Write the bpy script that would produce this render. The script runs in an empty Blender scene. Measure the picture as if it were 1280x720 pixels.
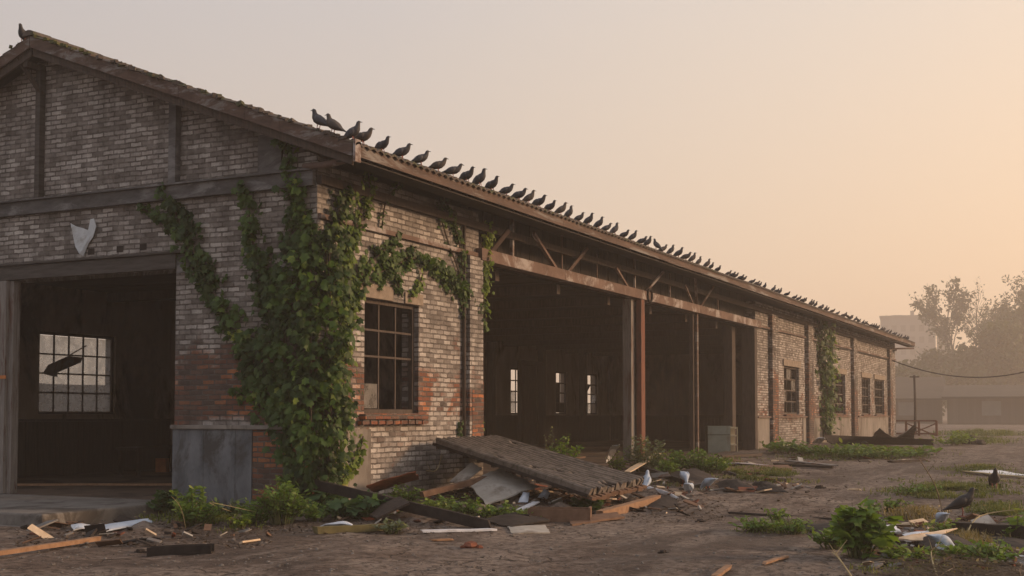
import bpy, math, random
from mathutils import Vector, Matrix, noise as mnoise
R = math.radians
rnd = random.Random(7)
S = bpy.context.scene
C = S.collection

# ------------------------------------------------------------------ camera geometry
F = 1522.0; YAW = R(26.4); PITCH = R(2.5); PY = 452.5
CAM = Vector((11.12, -15.56, 1.25))
ROT = (Matrix.Rotation(YAW, 3, 'Z') @ Matrix.Rotation(math.pi/2 + PITCH, 3, 'X'))
def ray(px, py):
    return (ROT @ Vector(((px-640)/F, (PY-py)/F, -1))).normalized()
def onX(px, py, x=0.0):
    d = ray(px, py); t = (x-CAM.x)/d.x; return CAM + d*t
def onY(px, py, y=0.0):
    d = ray(px, py); t = (y-CAM.y)/d.y; return CAM + d*t
def sm(a, b, v):
    t = max(0, min(1, (v-a)/(b-a))); return t*t*(3-2*t)
def gz(x, y):
    z = -0.32*(1-sm(0, 16, y))
    if x < 4.5: z += 0.10*sm(4.5, 1.0, x)*sm(-4, 4, y)
    d = math.hypot(x-CAM.x, y-CAM.y)
    a = 1-sm(60, 120, d)
    z += a*(0.05*mnoise.noise(Vector((x*.35, y*.35, 0))) + 0.03*mnoise.noise(Vector((x*1.1, y*1.1, 3))))
    return z
def P(px, py, lift=0.0):
    d = ray(px, py)
    z = 0
    if d.z > -0.002: d.z = -0.002
    for _ in range(12):
        t = (z+lift-CAM.z)/d.z; p = CAM + d*t
        z = gz(p.x, p.y)
    return Vector((p.x, p.y, z+lift))
def far(px, py, dist):
    d = ray(px, py); h = math.hypot(d.x, d.y); return CAM + d*(dist/h)

# ------------------------------------------------------------------ materials
def nodes(name):
    m = bpy.data.materials.new(name); m.use_nodes = True
    nt = m.node_tree; b = nt.nodes['Principled BSDF']
    return m, nt, b
def N(nt, t, **kw):
    n = nt.nodes.new(t)
    for k, v in kw.items():
        if k in n.inputs.keys() if hasattr(n.inputs, 'keys') else False: n.inputs[k].default_value = v
        else: setattr(n, k, v)
    return n
def noise_n(nt, vec, scale, detail=6, rough=.6, dist=0):
    n = nt.nodes.new('ShaderNodeTexNoise'); n.inputs['Scale'].default_value = scale
    n.inputs['Detail'].default_value = detail; n.inputs['Roughness'].default_value = rough
    n.inputs['Distortion'].default_value = dist
    if vec is not None: nt.links.new(vec, n.inputs['Vector'])
    return n.outputs['Fac']
def ramp(nt, fac, stops, interp='LINEAR'):
    r = nt.nodes.new('ShaderNodeValToRGB'); r.color_ramp.interpolation = interp
    el = r.color_ramp.elements
    while len(el) < len(stops): el.new(.5)
    for e, (p, c) in zip(el, stops):
        e.position = p; e.color = (c, c, c, 1) if not isinstance(c, tuple) else (*c, 1)
    nt.links.new(fac, r.inputs['Fac']); return r.outputs['Color']
def mixc(nt, fac, a, b, mode='MIX'):
    n = nt.nodes.new('ShaderNodeMix'); n.data_type = 'RGBA'; n.blend_type = mode
    for s, v in ((0, fac), (6, a), (7, b)):
        if isinstance(v, (int, float)): n.inputs[s].default_value = v
        elif isinstance(v, tuple): n.inputs[s].default_value = (*v, 1)
        else: nt.links.new(v, n.inputs[s])
    return n.outputs[2]
def math_n(nt, op, a, b=0.0, clamp=False):
    n = nt.nodes.new('ShaderNodeMath'); n.operation = op; n.use_clamp = clamp
    for i, v in enumerate((a, b)):
        if isinstance(v, (int, float)): n.inputs[i].default_value = v
        else: nt.links.new(v, n.inputs[i])
    return n.outputs[0]
def bump(nt, b, h, strength=.5, dist=.02):
    n = nt.nodes.new('ShaderNodeBump'); n.inputs['Strength'].default_value = strength
    n.inputs['Distance'].default_value = dist; nt.links.new(h, n.inputs['Height'])
    nt.links.new(n.outputs[0], b.inputs['Normal'])
def mapped(nt, scale=(1, 1, 1)):
    t = nt.nodes.new('ShaderNodeTexCoord'); mp = nt.nodes.new('ShaderNodeMapping')
    mp.inputs['Scale'].default_value = scale; nt.links.new(t.outputs['Object'], mp.inputs['Vector'])
    return mp.outputs[0]
def simple(name, c1, c2, scale=6, rough=.8, stretch=(1, 1, 1), bmp=.3, c3=None, metal=0, bd=.01, spec=.3):
    m, nt, b = nodes(name); v = mapped(nt, stretch)
    f = noise_n(nt, v, scale, 8, .65)
    col = ramp(nt, f, [(.32, c1), (.68, c2)])
    if c3:
        f2 = noise_n(nt, v, scale*.45, 6, .7, .5)
        col = mixc(nt, ramp(nt, f2, [(.52, 0.), (.62, 1.)]), col, c3)
    nt.links.new(col, b.inputs['Base Color'])
    b.inputs['Roughness'].default_value = rough; b.inputs['Metallic'].default_value = metal
    b.inputs['Specular IOR Level'].default_value = spec
    bump(nt, b, f, bmp, bd)
    return m

def brick_mat(name, white=.55, red=.0, w=.25, h=.083, soil=0.5, redk=.3):
    m, nt, b = nodes(name)
    tc = nt.nodes.new('ShaderNodeTexCoord'); sx = nt.nodes.new('ShaderNodeSeparateXYZ')
    nt.links.new(tc.outputs['Object'], sx.inputs[0])
    u = math_n(nt, 'ADD', sx.outputs[0], sx.outputs[1])
    cb = nt.nodes.new('ShaderNodeCombineXYZ'); nt.links.new(u, cb.inputs[0]); nt.links.new(sx.outputs[2], cb.inputs[1])
    base = cb.outputs[0]
    # wobble the courses slightly
    wn = nt.nodes.new('ShaderNodeTexNoise'); wn.inputs['Scale'].default_value = 3.5; wn.inputs['Detail'].default_value = 5
    nt.links.new(base, wn.inputs['Vector'])
    sub = nt.nodes.new('ShaderNodeVectorMath'); sub.operation = 'SUBTRACT'; sub.inputs[1].default_value = (.5, .5, .5)
    nt.links.new(wn.outputs['Color'], sub.inputs[0])
    sc = nt.nodes.new('ShaderNodeVectorMath'); sc.operation = 'SCALE'; sc.inputs['Scale'].default_value = .035
    nt.links.new(sub.outputs[0], sc.inputs[0])
    wn2 = nt.nodes.new('ShaderNodeTexNoise'); wn2.inputs['Scale'].default_value = 15; wn2.inputs['Detail'].default_value = 3
    nt.links.new(base, wn2.inputs['Vector'])
    sub2 = nt.nodes.new('ShaderNodeVectorMath'); sub2.operation = 'SUBTRACT'; sub2.inputs[1].default_value = (.5, .5, .5); nt.links.new(wn2.outputs['Color'], sub2.inputs[0])
    sc2 = nt.nodes.new('ShaderNodeVectorMath'); sc2.operation = 'SCALE'; sc2.inputs['Scale'].default_value = .024; nt.links.new(sub2.outputs[0], sc2.inputs[0])
    ad0 = nt.nodes.new('ShaderNodeVectorMath'); ad0.operation = 'ADD'; nt.links.new(base, ad0.inputs[0]); nt.links.new(sc2.outputs[0], ad0.inputs[1])
    ad = nt.nodes.new('ShaderNodeVectorMath'); ad.operation = 'ADD'
    nt.links.new(ad0.outputs[0], ad.inputs[0]); nt.links.new(sc.outputs[0], ad.inputs[1])
    bt = nt.nodes.new('ShaderNodeTexBrick'); nt.links.new(ad.outputs[0], bt.inputs['Vector'])
    bt.inputs['Scale'].default_value = 1; bt.inputs['Brick Width'].default_value = w; bt.inputs['Row Height'].default_value = h
    bt.inputs['Mortar Size'].default_value = .014; bt.inputs['Mortar Smooth'].default_value = .35
    bt.inputs['Color1'].default_value = (0, 0, 0, 1); bt.inputs['Color2'].default_value = (1, 1, 1, 1); bt.inputs['Mortar'].default_value = (.5, .5, .5, 1)
    tint = bt.outputs['Color']; mort = bt.outputs['Fac']
    big = noise_n(nt, base, .9, 7, .65, .6)
    med = noise_n(nt, base, 4.0, 6, .7)
    fine = noise_n(nt, base, 26, 6, .7)
    # brick body: reds, browns, burnt, per brick
    body = ramp(nt, tint, [(0., (.07, .055, .052)), (.28, (.27, .09, .048)), (.5, (.15, .095, .075)), (.72, (.40, .135, .058)), (1., (.52, .19, .075))])
    body = mixc(nt, ramp(nt, fine, [(.3, .0), (.75, .55)]), body, (.10, .085, .075))
    wash = ramp(nt, math_n(nt, 'ADD', math_n(nt, 'MULTIPLY', tint, .55), math_n(nt, 'MULTIPLY', med, .5)),
                [(.2, (.15, .13, .12)), (.42, (.29, .26, .24)), (.65, (.46, .42, .39)), (.95, (.62, .585, .55))])
    wash = mixc(nt, ramp(nt, fine, [(.45, 0.), (.8, .5)]), wash, (.17, .15, .135))
    # low courses lose their whitewash
    zf = nt.nodes.new('ShaderNodeMapRange'); zf.inputs[1].default_value = 0.0; zf.inputs[2].default_value = 4.0
    nt.links.new(sx.outputs[2], zf.inputs[0])
    zr = ramp(nt, zf.outputs[0], [(.0, .45), (.26, .55), (.34, 1.), (.50, .80), (.68, .25), (.85, .0)])
    k = math_n(nt, 'ADD', math_n(nt, 'ADD', .06, math_n(nt, 'MULTIPLY', tint, .13)), math_n(nt, 'SUBTRACT', big, math_n(nt, 'MULTIPLY', zr, redk)))
    keep = ramp(nt, math_n(nt, 'ADD', k, white-.60), [(.40, 0.), (.52, 1.)])
    col = mixc(nt, keep, body, wash)
    mcol = mixc(nt, keep, (.20, .18, .16), (.30, .275, .25))
    mcol = mixc(nt, ramp(nt, med, [(.42, .85), (.66, .05)]), mcol, (.075, .062, .055))
    col = mixc(nt, mort, col, mcol)
    miss = ramp(nt, math_n(nt, 'ADD', tint, math_n(nt, 'MULTIPLY', med, .25)), [(1.075, 0.), (1.10, 1.)]) if False else ramp(nt, math_n(nt, 'MULTIPLY', math_n(nt, 'ADD', tint, math_n(nt, 'MULTIPLY', big, .5)), .7), [(.90, 0.), (.92, 1.)])
    col = mixc(nt, math_n(nt, 'MULTIPLY', miss, .85), col, (.03, .025, .022))
    st2 = noise_n(nt, base, .55, 9, .72, 1.2)
    col = mixc(nt, ramp(nt, st2, [(.47, 0.), (.62, soil*.9)]), col, (.085, .072, .066))
    # soot and damp streaks
    sv = nt.nodes.new('ShaderNodeMapping'); sv.inputs['Scale'].default_value = (1.6, .35, 1); nt.links.new(base, sv.inputs[0])
    st = noise_n(nt, sv.outputs[0], 1.5, 8, .7, .3)
    col = mixc(nt, ramp(nt, st, [(.42, 0.), (.72, soil)]), col, (.055, .048, .043))
    nt.links.new(col, b.inputs['Base Color'])
    b.inputs['Roughness'].default_value = .92; b.inputs['Specular IOR Level'].default_value = .2
    hgt = math_n(nt, 'SUBTRACT', math_n(nt, 'ADD', math_n(nt, 'MULTIPLY', med, .9), math_n(nt, 'MULTIPLY', tint, .35)), math_n(nt, 'MULTIPLY', mort, 1.0))
    hgt = math_n(nt, 'ADD', hgt, math_n(nt, 'MULTIPLY', fine, .35))
    bump(nt, b, hgt, .95, .03)
    return m

M = {}
M['brick_gable'] = brick_mat('whitewashed_brick_gable', .80, soil=.65, redk=.62)
M['brick_side'] = brick_mat('whitewashed_brick_side', .70, soil=.5, redk=.28, h=.088)
M['brick_soot'] = brick_mat('sooty_brick', .50, soil=1.0)
M['brick_red'] = brick_mat('bare_red_brick', .35, soil=.3)
M['stucco'] = simple('stained_render', (.15, .135, .12), (.27, .24, .215), 1.6, .9, (1, 1, .4), .4, (.085, .07, .058))
M['zinc'] = simple('blue_grey_panel', (.085, .095, .108), (.18, .19, .205), 2.2, .85, (1.4, 1.4, .7), .5, (.065, .064, .064))
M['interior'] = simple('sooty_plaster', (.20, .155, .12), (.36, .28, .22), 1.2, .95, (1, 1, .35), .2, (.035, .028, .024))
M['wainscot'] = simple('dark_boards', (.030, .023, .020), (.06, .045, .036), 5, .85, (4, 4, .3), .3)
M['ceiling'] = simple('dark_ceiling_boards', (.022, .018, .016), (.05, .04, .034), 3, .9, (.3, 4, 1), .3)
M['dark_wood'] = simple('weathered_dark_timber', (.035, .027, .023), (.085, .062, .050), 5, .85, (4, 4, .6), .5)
M['fascia'] = simple('peeling_brown_fascia', (.06, .038, .030), (.125, .08, .062), 3.2, .8, (1, .35, 3), .5, (.20, .185, .175))
M['beam'] = simple('rusty_pale_beam', (.09, .055, .043), (.18, .12, .098), 3.5, .8, (1, .6, .8), .5, (.34, .31, .30))
M['rustpost'] = simple('rust_red_post', (.11, .042, .028), (.20, .078, .046), 6, .8, (3, 3, .4), .5, (.09, .05, .04))
M['greypost'] = simple('grey_wood_post', (.14, .125, .115), (.25, .23, .21), 6, .85, (5, 5, .4), .5, (.10, .055, .04))
M['lintel'] = simple('blackened_timber', (.040, .034, .031), (.095, .085, .078), 5, .85, (.5, .5, 4), .5)
M['band'] = simple('sooty_ledge', (.05, .047, .046), (.13, .125, .125), 4, .85, (.6, .6, 1.5), .5, (.19, .185, .185))
M['stone'] = simple('sandy_stone', (.17, .135, .105), (.30, .245, .195), 6, .9, (1, 1, 1), .4)
M['frame'] = simple('old_window_frame', (.035, .026, .022), (.10, .075, .06), 8, .8, (3, 3, .6), .4)
M['tile'] = simple('mossy_roof_tile', (.055, .046, .042), (.125, .10, .086), 9, .9, (1, 1, 1), .6, (.06, .065, .03))
M['greytile'] = simple('weathered_grey_tile', (.10, .082, .068), (.20, .165, .14), 9, .9, (1, 1, 1), .6, (.075, .065, .05))
M['pilaster'] = simple('sooty_pilaster', (.09, .062, .05), (.22, .16, .135), 2.2, .9, (1, 1, .4), .5)
M['moss'] = simple('moss', (.045, .05, .02), (.10, .10, .035), 20, 1., (1, 1, 1), .6)
M['concrete'] = simple('old_concrete', (.12, .11, .10), (.21, .195, .18), 2.5, .9, (1, 1, 1), .4, (.07, .062, .056))
M['floor'] = simple('dusty_floor', (.07, .052, .040), (.15, .105, .078), 1.2, .9, (1, 1, 1), .3, (.045, .035, .03))
M['plank'] = simple('brown_plank', (.10, .055, .035), (.19, .115, .075), 7, .85, (1, 1, 1), .5)
M['orange'] = simple('orange_plank', (.20, .11, .06), (.33, .20, .12), 9, .8, (1, 1, 1), .5)
M['pale_wood'] = simple('pale_split_wood', (.50, .37, .24), (.70, .55, .39), 9, .8, (1, 1, 1), .4)
M['black'] = simple('charred_timber_and_gap_shade', (.014, .011, .010), (.040, .030, .026), 7, .85, (1, 1, 1), .6)
M['rustsheet'] = simple('rust_sheet', (.12, .035, .020), (.24, .085, .045), 4, .8, (1, 1, 1), .5, (.05, .028, .022))
M['board'] = simple('grey_board', (.28, .265, .24), (.42, .40, .37), 3, .85, (1, 1, 1), .3, (.20, .18, .155))
M['white'] = simple('white_sheet', (.58, .60, .64), (.78, .80, .84), 4, .55, (1, 1, 1), .3, (.42, .41, .40))
M['bluewhite'] = simple('bluish_white_sheet', (.40, .47, .58), (.62, .69, .78), 4, .45, (1, 1, 1), .3)
M['tarp'] = simple('lavender_tarp', (.20, .19, .22), (.36, .34, .38), 4, .5, (1, 1, 1), .4)
M['greymetal'] = simple('grey_sheet_metal', (.12, .115, .11), (.22, .21, .20), 3, .6, (1, 1, 1), .3, (.13, .07, .045))
M['olive'] = simple('olive_beam', (.10, .085, .035), (.18, .15, .065), 5, .8, (1, 1, 1), .3)
M['cabinet'] = simple('dull_green_cabinet', (.19, .21, .175), (.27, .29, .25), 3, .7, (1, 1, 1), .2, (.15, .12, .09))
M['cream'] = simple('lit_side_shelf', (.50, .42, .28), (.62, .53, .37), 3, .7, (1, 1, 1), .2)  # light on the cabinet's open side is put into this pale colour
M['wire'] = simple('black_cable', (.02, .02, .02), (.035, .03, .03), 5, .6)
M['twig'] = simple('dry_twig', (.10, .07, .05), (.22, .17, .11), 9, .9)
M['drystraw'] = simple('dry_straw', (.28, .23, .13), (.42, .35, .20), 9, .9)
M['stem'] = simple('green_stem', (.06, .08, .025), (.12, .12, .05), 9, .8)
M['vine'] = simple('vine_stem', (.05, .038, .028), (.11, .085, .06), 9, .9)
M['bark'] = simple('bark', (.05, .04, .033), (.10, .08, .065), 4, .9, (1, 1, .4), .6)
M['tower'] = simple('far_concrete', (.20, .19, .18), (.27, .26, .25), .1, .9)
M['farwin'] = simple('far_window', (.12, .115, .11), (.16, .155, .15), 1, .4)
M['siding'] = simple('corrugated_siding', (.075, .062, .052), (.12, .10, .085), .6, .8, (3, 3, .1), .3)
M['shedroof'] = simple('dull_sheet_roof', (.04, .035, .03), (.065, .056, .048), .5, .95)
M['bird_dark'] = simple('dark_slate_feathers', (.020, .020, .025), (.045, .045, .054), 30, .6, bmp=.15)
M['bird_wing'] = simple('slate_wing_feathers', (.030, .032, .040), (.07, .074, .09), 25, .65, bmp=.15)
M['bird_brown'] = simple('brown_grey_feathers', (.05, .042, .038), (.095, .08, .072), 25, .7, bmp=.15)
M['bird_black'] = simple('black_feathers', (.010, .010, .012), (.024, .024, .028), 30, .5, bmp=.15)
M['bird_pale'] = simple('pale_blue_white_feathers', (.27, .34, .44), (.48, .56, .66), 14, .6, bmp=.15)
M['bird_leg'] = simple('pink_bird_leg', (.25, .08, .06), (.35, .12, .09), 10, .6)
M['bird_beak'] = simple('dark_beak', (.03, .028, .026), (.05, .045, .04), 10, .5)
M['rust_orange'] = simple('bright_rust', (.35, .12, .04), (.55, .20, .06), 8, .8)
M['poster'] = simple('torn_pale_sheet', (.42, .45, .48), (.58, .61, .63), 3, .7, (1, 1, 1), .3, (.33, .33, .32))

def leafmat(name, a, b_, c=None, tr=.35, rough=.55):
    m, nt, b = nodes(name)
    at = nt.nodes.new('ShaderNodeAttribute'); at.attribute_name = 'leafvar'
    stops = [(0., a), (.7, b_)] + ([(1., c)] if c else [])
    col = ramp(nt, at.outputs['Fac'], stops)
    nt.links.new(col, b.inputs['Base Color']); b.inputs['Roughness'].default_value = rough
    b.inputs['Specular IOR Level'].default_value = .3
    t = nt.nodes.new('ShaderNodeBsdfTranslucent'); nt.links.new(mixc(nt, 1., col, (1.5, 1.5, .7), 'MULTIPLY'), t.inputs[0])
    mx = nt.nodes.new('ShaderNodeMixShader'); mx.inputs[0].default_value = tr
    nt.links.new(b.outputs[0], mx.inputs[1]); nt.links.new(t.outputs[0], mx.inputs[2])
    nt.links.new(mx.outputs[0], nt.nodes['Material Output'].inputs['Surface'])
    return m
M['ivy'] = leafmat('ivy_leaf', (.014, .034, .009), (.075, .140, .028), (.27, .32, .06))
M['ivy_light'] = leafmat('ivy_leaf_lit_yellow_green', (.06, .11, .018), (.17, .24, .035), (.36, .36, .08))  # paints the sunlit ivy on the side wall; also yellow-green weeds
M['weed'] = leafmat('weed_leaf', (.055, .105, .022), (.13, .21, .042), (.27, .30, .08))
M['burdock'] = leafmat('broad_leaf', (.035, .075, .028), (.065, .12, .045))
M['grass'] = leafmat('grass_blade', (.060, .085, .020), (.15, .17, .045), (.30, .25, .11), .3)
M['sage'] = leafmat('pale_leaf', (.075, .10, .055), (.15, .18, .11), (.30, .30, .24))
M['treeleaf'] = leafmat('tree_leaf', (.035, .045, .022), (.06, .075, .035))
M['drygrass'] = leafmat('dry_grass', (.12, .095, .05), (.26, .21, .12), (.36, .30, .19))
M['litter'] = leafmat('dead_leaf_litter', (.05, .036, .028), (.12, .088, .065), (.24, .19, .15), .05, .9)

def glass_mat():
    m, nt, b = nodes('dirty_glass')
    v = mapped(nt); f = noise_n(nt, v, 5, 8, .7)
    nt.links.new(ramp(nt, f, [(.3, (.30, .28, .26)), (.7, (.55, .52, .49))]), b.inputs['Base Color'])
    b.inputs['Roughness'].default_value = .35
    t = nt.nodes.new('ShaderNodeBsdfTransparent'); t.inputs[0].default_value = (.93, .92, .90, 1)
    tl = nt.nodes.new('ShaderNodeBsdfTranslucent'); tl.inputs[0].default_value = (.75, .72, .68, 1)
    a = nt.nodes.new('ShaderNodeMixShader'); a.inputs[0].default_value = .5
    nt.links.new(b.outputs[0], a.inputs[1]); nt.links.new(tl.outputs[0], a.inputs[2])
    mx = nt.nodes.new('ShaderNodeMixShader'); nt.links.new(math_n(nt, 'MULTIPLY', f, .75), mx.inputs[0])
    nt.links.new(t.outputs[0], mx.inputs[1]); nt.links.new(a.outputs[0], mx.inputs[2])
    nt.links.new(mx.outputs[0], nt.nodes['Material Output'].inputs['Surface'])
    return m
M['glass'] = glass_mat()

def ground_mat():
    m, nt, b = nodes('packed_dirt')
    v = mapped(nt)
    big = noise_n(nt, v, .22, 7, .65, .4); med = noise_n(nt, v, 1.1, 9, .68, .3); fine = noise_n(nt, v, 9, 9, .72); gr = noise_n(nt, v, 45, 4, .7)
    col = ramp(nt, med, [(.30, (.060, .042, .034)), (.45, (.155, .115, .094)), (.56, (.245, .195, .162)), (.72, (.39, .33, .28))])
    col = mixc(nt, ramp(nt, big, [(.46, 0.), (.58, .7)]), col, (.070, .050, .040))
    tv = mapped(nt, (.9, .11, 1)); tr = noise_n(nt, tv, 1.4, 6, .6, .6)
    col = mixc(nt, ramp(nt, tr, [(.50, 0.), (.60, .65)]), col, (.27, .22, .185))
    col = mixc(nt, ramp(nt, fine, [(.47, 0.), (.60, .8)]), col, (.050, .036, .029))
    ff = noise_n(nt, v, 3.2, 10, .75, .8)
    col = mixc(nt, ramp(nt, ff, [(.52, 0.), (.60, .45)]), col, (.075, .056, .046))
    col = mixc(nt, ramp(nt, gr, [(.62, 0.), (.70, .6)]), col, (.30, .26, .23))
    vo = nt.nodes.new('ShaderNodeTexVoronoi'); vo.feature = 'DISTANCE_TO_EDGE'; vo.inputs['Scale'].default_value = .55
    wv = nt.nodes.new('ShaderNodeVectorMath'); wv.operation = 'ADD'; nt.links.new(v, wv.inputs[0])
    nn = nt.nodes.new('ShaderNodeTexNoise'); nn.inputs['Scale'].default_value = 1.6; nn.inputs['Detail'].default_value = 6; nt.links.new(v, nn.inputs[0]); nt.links.new(nn.outputs['Color'], wv.inputs[1])
    nt.links.new(wv.outputs[0], vo.inputs['Vector'])
    crk = ramp(nt, vo.outputs['Distance'], [(.0, 1.), (.012, 0.)])
    crk = math_n(nt, 'MULTIPLY', crk, ramp(nt, big, [(.45, 1.), (.58, 0.)]))
    col = mixc(nt, math_n(nt, 'MULTIPLY', crk, .7), col, (.03, .022, .018))
    nt.links.new(col, b.inputs['Base Color'])
    nt.links.new(ramp(nt, big, [(.4, .95), (.62, .72)]), b.inputs['Roughness'])
    b.inputs['Specular IOR Level'].default_value = .25
    h = math_n(nt, 'ADD', math_n(nt, 'MULTIPLY', med, 1.6), math_n(nt, 'ADD', math_n(nt, 'MULTIPLY', fine, .8), math_n(nt, 'MULTIPLY', gr, .25)))
    h = math_n(nt, 'SUBTRACT', h, math_n(nt, 'MULTIPLY', crk, .8))
    bump(nt, b, h, 1.0, .08)
    return m
M['ground'] = ground_mat()

# ------------------------------------------------------------------ mesh tools
class MB:
    def __init__(s): s.v = []; s.f = []; s.a = None; s.smooth = False
    def add(s, vs, fs):
        o = len(s.v); s.v += [tuple(p) for p in vs]; s.f += [tuple(o+i for i in f) for f in fs]
    def box(s, c, d, rot=None):
        hx, hy, hz = (k/2 for k in d)
        vs = [Vector((x, y, z)) for x in (-hx, hx) for y in (-hy, hy) for z in (-hz, hz)]
        if rot is not None: vs = [rot @ p for p in vs]
        s.add([p + Vector(c) for p in vs], [(0, 1, 3, 2), (4, 6, 7, 5), (0, 4, 5, 1), (2, 3, 7, 6), (0, 2, 6, 4), (1, 5, 7, 3)])
    def b2(s, lo, hi):
        s.box([(a+b)/2 for a, b in zip(lo, hi)], [abs(b-a) for a, b in zip(lo, hi)])
    def bar(s, a, b, w, h, up=Vector((0, 0, 1))):
        a = Vector(a); b = Vector(b); d = (b-a); L = d.length; d.normalize()
        sd = d.cross(up)
        if sd.length < 1e-4: sd = d.cross(Vector((0, 1, 0)))
        sd.normalize(); u = sd.cross(d)
        rot = Matrix((d, sd, u)).transposed()
        s.box((a+b)/2, (L, w, h), rot)
    def tube(s, pts, rads, n=6):
        pts = [Vector(p) for p in pts]
        if not isinstance(rads, (list, tuple)): rads = [rads]*len(pts)
        o = len(s.v); ref = Vector((.13, .2, 1)).normalized()
        for i, p in enumerate(pts):
            d = (pts[min(i+1, len(pts)-1)]-pts[max(i-1, 0)])
            if d.length < 1e-6: d = Vector((0, 0, 1))
            d.normalize(); a = d.cross(ref)
            if a.length < .05: a = d.cross(Vector((1, 0, 0)))
            a.normalize(); c = a.cross(d)
            for k in range(n):
                t = 2*math.pi*k/n; s.v.append(tuple(p + (a*math.cos(t)+c*math.sin(t))*rads[i]))
        for i in range(len(pts)-1):
            for k in range(n):
                s.f.append((o+i*n+k, o+i*n+(k+1) % n, o+(i+1)*n+(k+1) % n, o+(i+1)*n+k))
        s.f.append(tuple(o+k for k in range(n))[::-1]); s.f.append(tuple(o+(len(pts)-1)*n+k for k in range(n)))
    def loft(s, rings):
        o = len(s.v); n = len(rings[0])
        for r in rings: s.v += [tuple(p) for p in r]
        for i in range(len(rings)-1):
            for k in range(n):
                s.f.append((o+i*n+k, o+i*n+(k+1) % n, o+(i+1)*n+(k+1) % n, o+(i+1)*n+k))
        s.f.append(tuple(o+k for k in range(n))[::-1]); s.f.append(tuple(o+(len(rings)-1)*n+k for k in range(n)))
    def build(s, name, mat, parent=None, origin=None, smooth=False, bevel=0):
        me = bpy.data.meshes.new(name)
        vs = s.v
        if origin is not None: vs = [(a-origin[0], b-origin[1], c-origin[2]) for a, b, c in vs]
        me.from_pydata(vs, [], s.f); me.update()
        o = bpy.data.objects.new(name, me); C.objects.link(o)
        me.materials.append(M[mat] if isinstance(mat, str) else mat)
        if origin is not None: o.location = origin
        if s.a is not None:
            at = me.attributes.new('leafvar', 'FLOAT', 'POINT')
            at.data.foreach_set('value', s.a)
        if smooth or s.smooth:
            me.polygons.foreach_set('use_smooth', [True]*len(me.polygons))
        if bevel:
            bm_ = o.modifiers.new('bevel', 'BEVEL'); bm_.width = bevel; bm_.segments = 2; bm_.limit_method = 'ANGLE'
        if parent is not None: o.parent = parent
        return o
def split(mb):
    par = list(range(len(mb.v)))
    def find(i):
        while par[i] != i: par[i] = par[par[i]]; i = par[i]
        return i
    for f in mb.f:
        for k in f[1:]: par[find(k)] = find(f[0])
    out = {}
    for f in mb.f: out.setdefault(find(f[0]), []).append(f)
    res = []
    for fs in out.values():
        ids = sorted({i for f in fs for i in f}); mp = {k: i for i, k in enumerate(ids)}
        q = MB(); q.v = [mb.v[i] for i in ids]; q.f = [tuple(mp[i] for i in f) for f in fs]; res.append(q)
    return res
def build_each(mb, name, mat, parent, **kw):
    return [q.build(name, mat, parent, **kw) for q in split(mb)]
def tag(o, label=None, cat=None, group=None, kind=None):
    if label: o['label'] = label
    if cat: o['category'] = cat
    if group: o['group'] = group
    if kind: o['kind'] = kind
    return o
def empty(name, loc=(0, 0, 0), rz=0, **kw):
    o = bpy.data.objects.new(name, None); C.objects.link(o); o.location = loc; o.rotation_euler = (0, 0, rz)
    o.empty_display_size = .1
    tag(o, **kw); return o

def leaf(mb, p, nrm, up, size, var, kind='ivy'):
    """one leaf of several faces, folded along its midrib"""
    nrm = nrm.normalized(); sd = up.cross(nrm)
    if sd.length < .01: sd = Vector((1, 0, 0)).cross(nrm)
    sd.normalize(); up2 = nrm.cross(sd)
    if kind == 'ivy':
        o = [(0, .5), (.16, .28), (.45, .30), (.34, .0), (.40, -.22), (.14, -.30), (0, -.42), (-.14, -.30), (-.40, -.22), (-.34, 0), (-.45, .30), (-.16, .28)]
        fs = [(0, 1, 2, 3, 4, 5, 6), (6, 7, 8, 9, 10, 11, 0)]
    elif kind == 'oval':
        o = [(0, .5), (.2, .25), (.24, -.05), (.14, -.35), (0, -.5), (-.14, -.35), (-.24, -.05), (-.2, .25)]
        fs = [(0, 1, 2, 3, 4), (4, 5, 6, 7, 0)]
    else:
        o = [(0, .5), (.12, .0), (0, -.5), (-.12, 0)]
        fs = [(0, 1, 2), (2, 3, 0)]
    vs = [p + sd*(a*size) - up2*(b*size) - nrm*(abs(a)*size*.35 + b*b*size*.25) for a, b in o]
    mb.add(vs, fs); mb.a += [var]*len(vs)
def LM():
    m = MB(); m.a = []; return m
def rv(s=1): return Vector((rnd.gauss(0, s), rnd.gauss(0, s), rnd.gauss(0, s)))

# ------------------------------------------------------------------ ground
def build_ground():
    def axis(lo, hi, c, near, d0, g):
        pts = [c]; st = d0; x = c
        while x < hi:
            if x > c+near: st *= g
            x += st; pts.append(min(x, hi))
        st = d0; x = c
        while x > lo:
            if x < c-near: st *= g
            x -= st; pts.insert(0, max(x, lo))
        return pts
    xs = axis(-250, 250, 6, 12, .14, 1.06); ys = axis(-60, 590, 4, 14, .14, 1.05)
    m = MB()
    for y in ys:
        for x in xs:
            z = gz(x, y)
            d = math.hypot(x-CAM.x, y-CAM.y)
            if d < 60:
                z += .018*mnoise.noise(Vector((x*3.1, y*3.1, 9)))+.012*mnoise.noise(Vector((x*6.3, y*6.3, 5)))
            if -11.6 < x < .1 and -.3 < y < 56: z = min(z, -.4)
            if x < -2 and -3.3 < y < .4: z = min(z, -.42)
            m.v.append((x, y, z))
    nx = len(xs)
    for j in range(len(ys)-1):
        for i in range(nx-1):
            a = j*nx+i; m.f.append((a, a+1, a+nx+1, a+nx))
    o = m.build('ground', 'ground', smooth=True); tag(o, 'packed brown dirt yard with cracks and tyre marks', 'ground', kind='structure')
build_ground()

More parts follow.
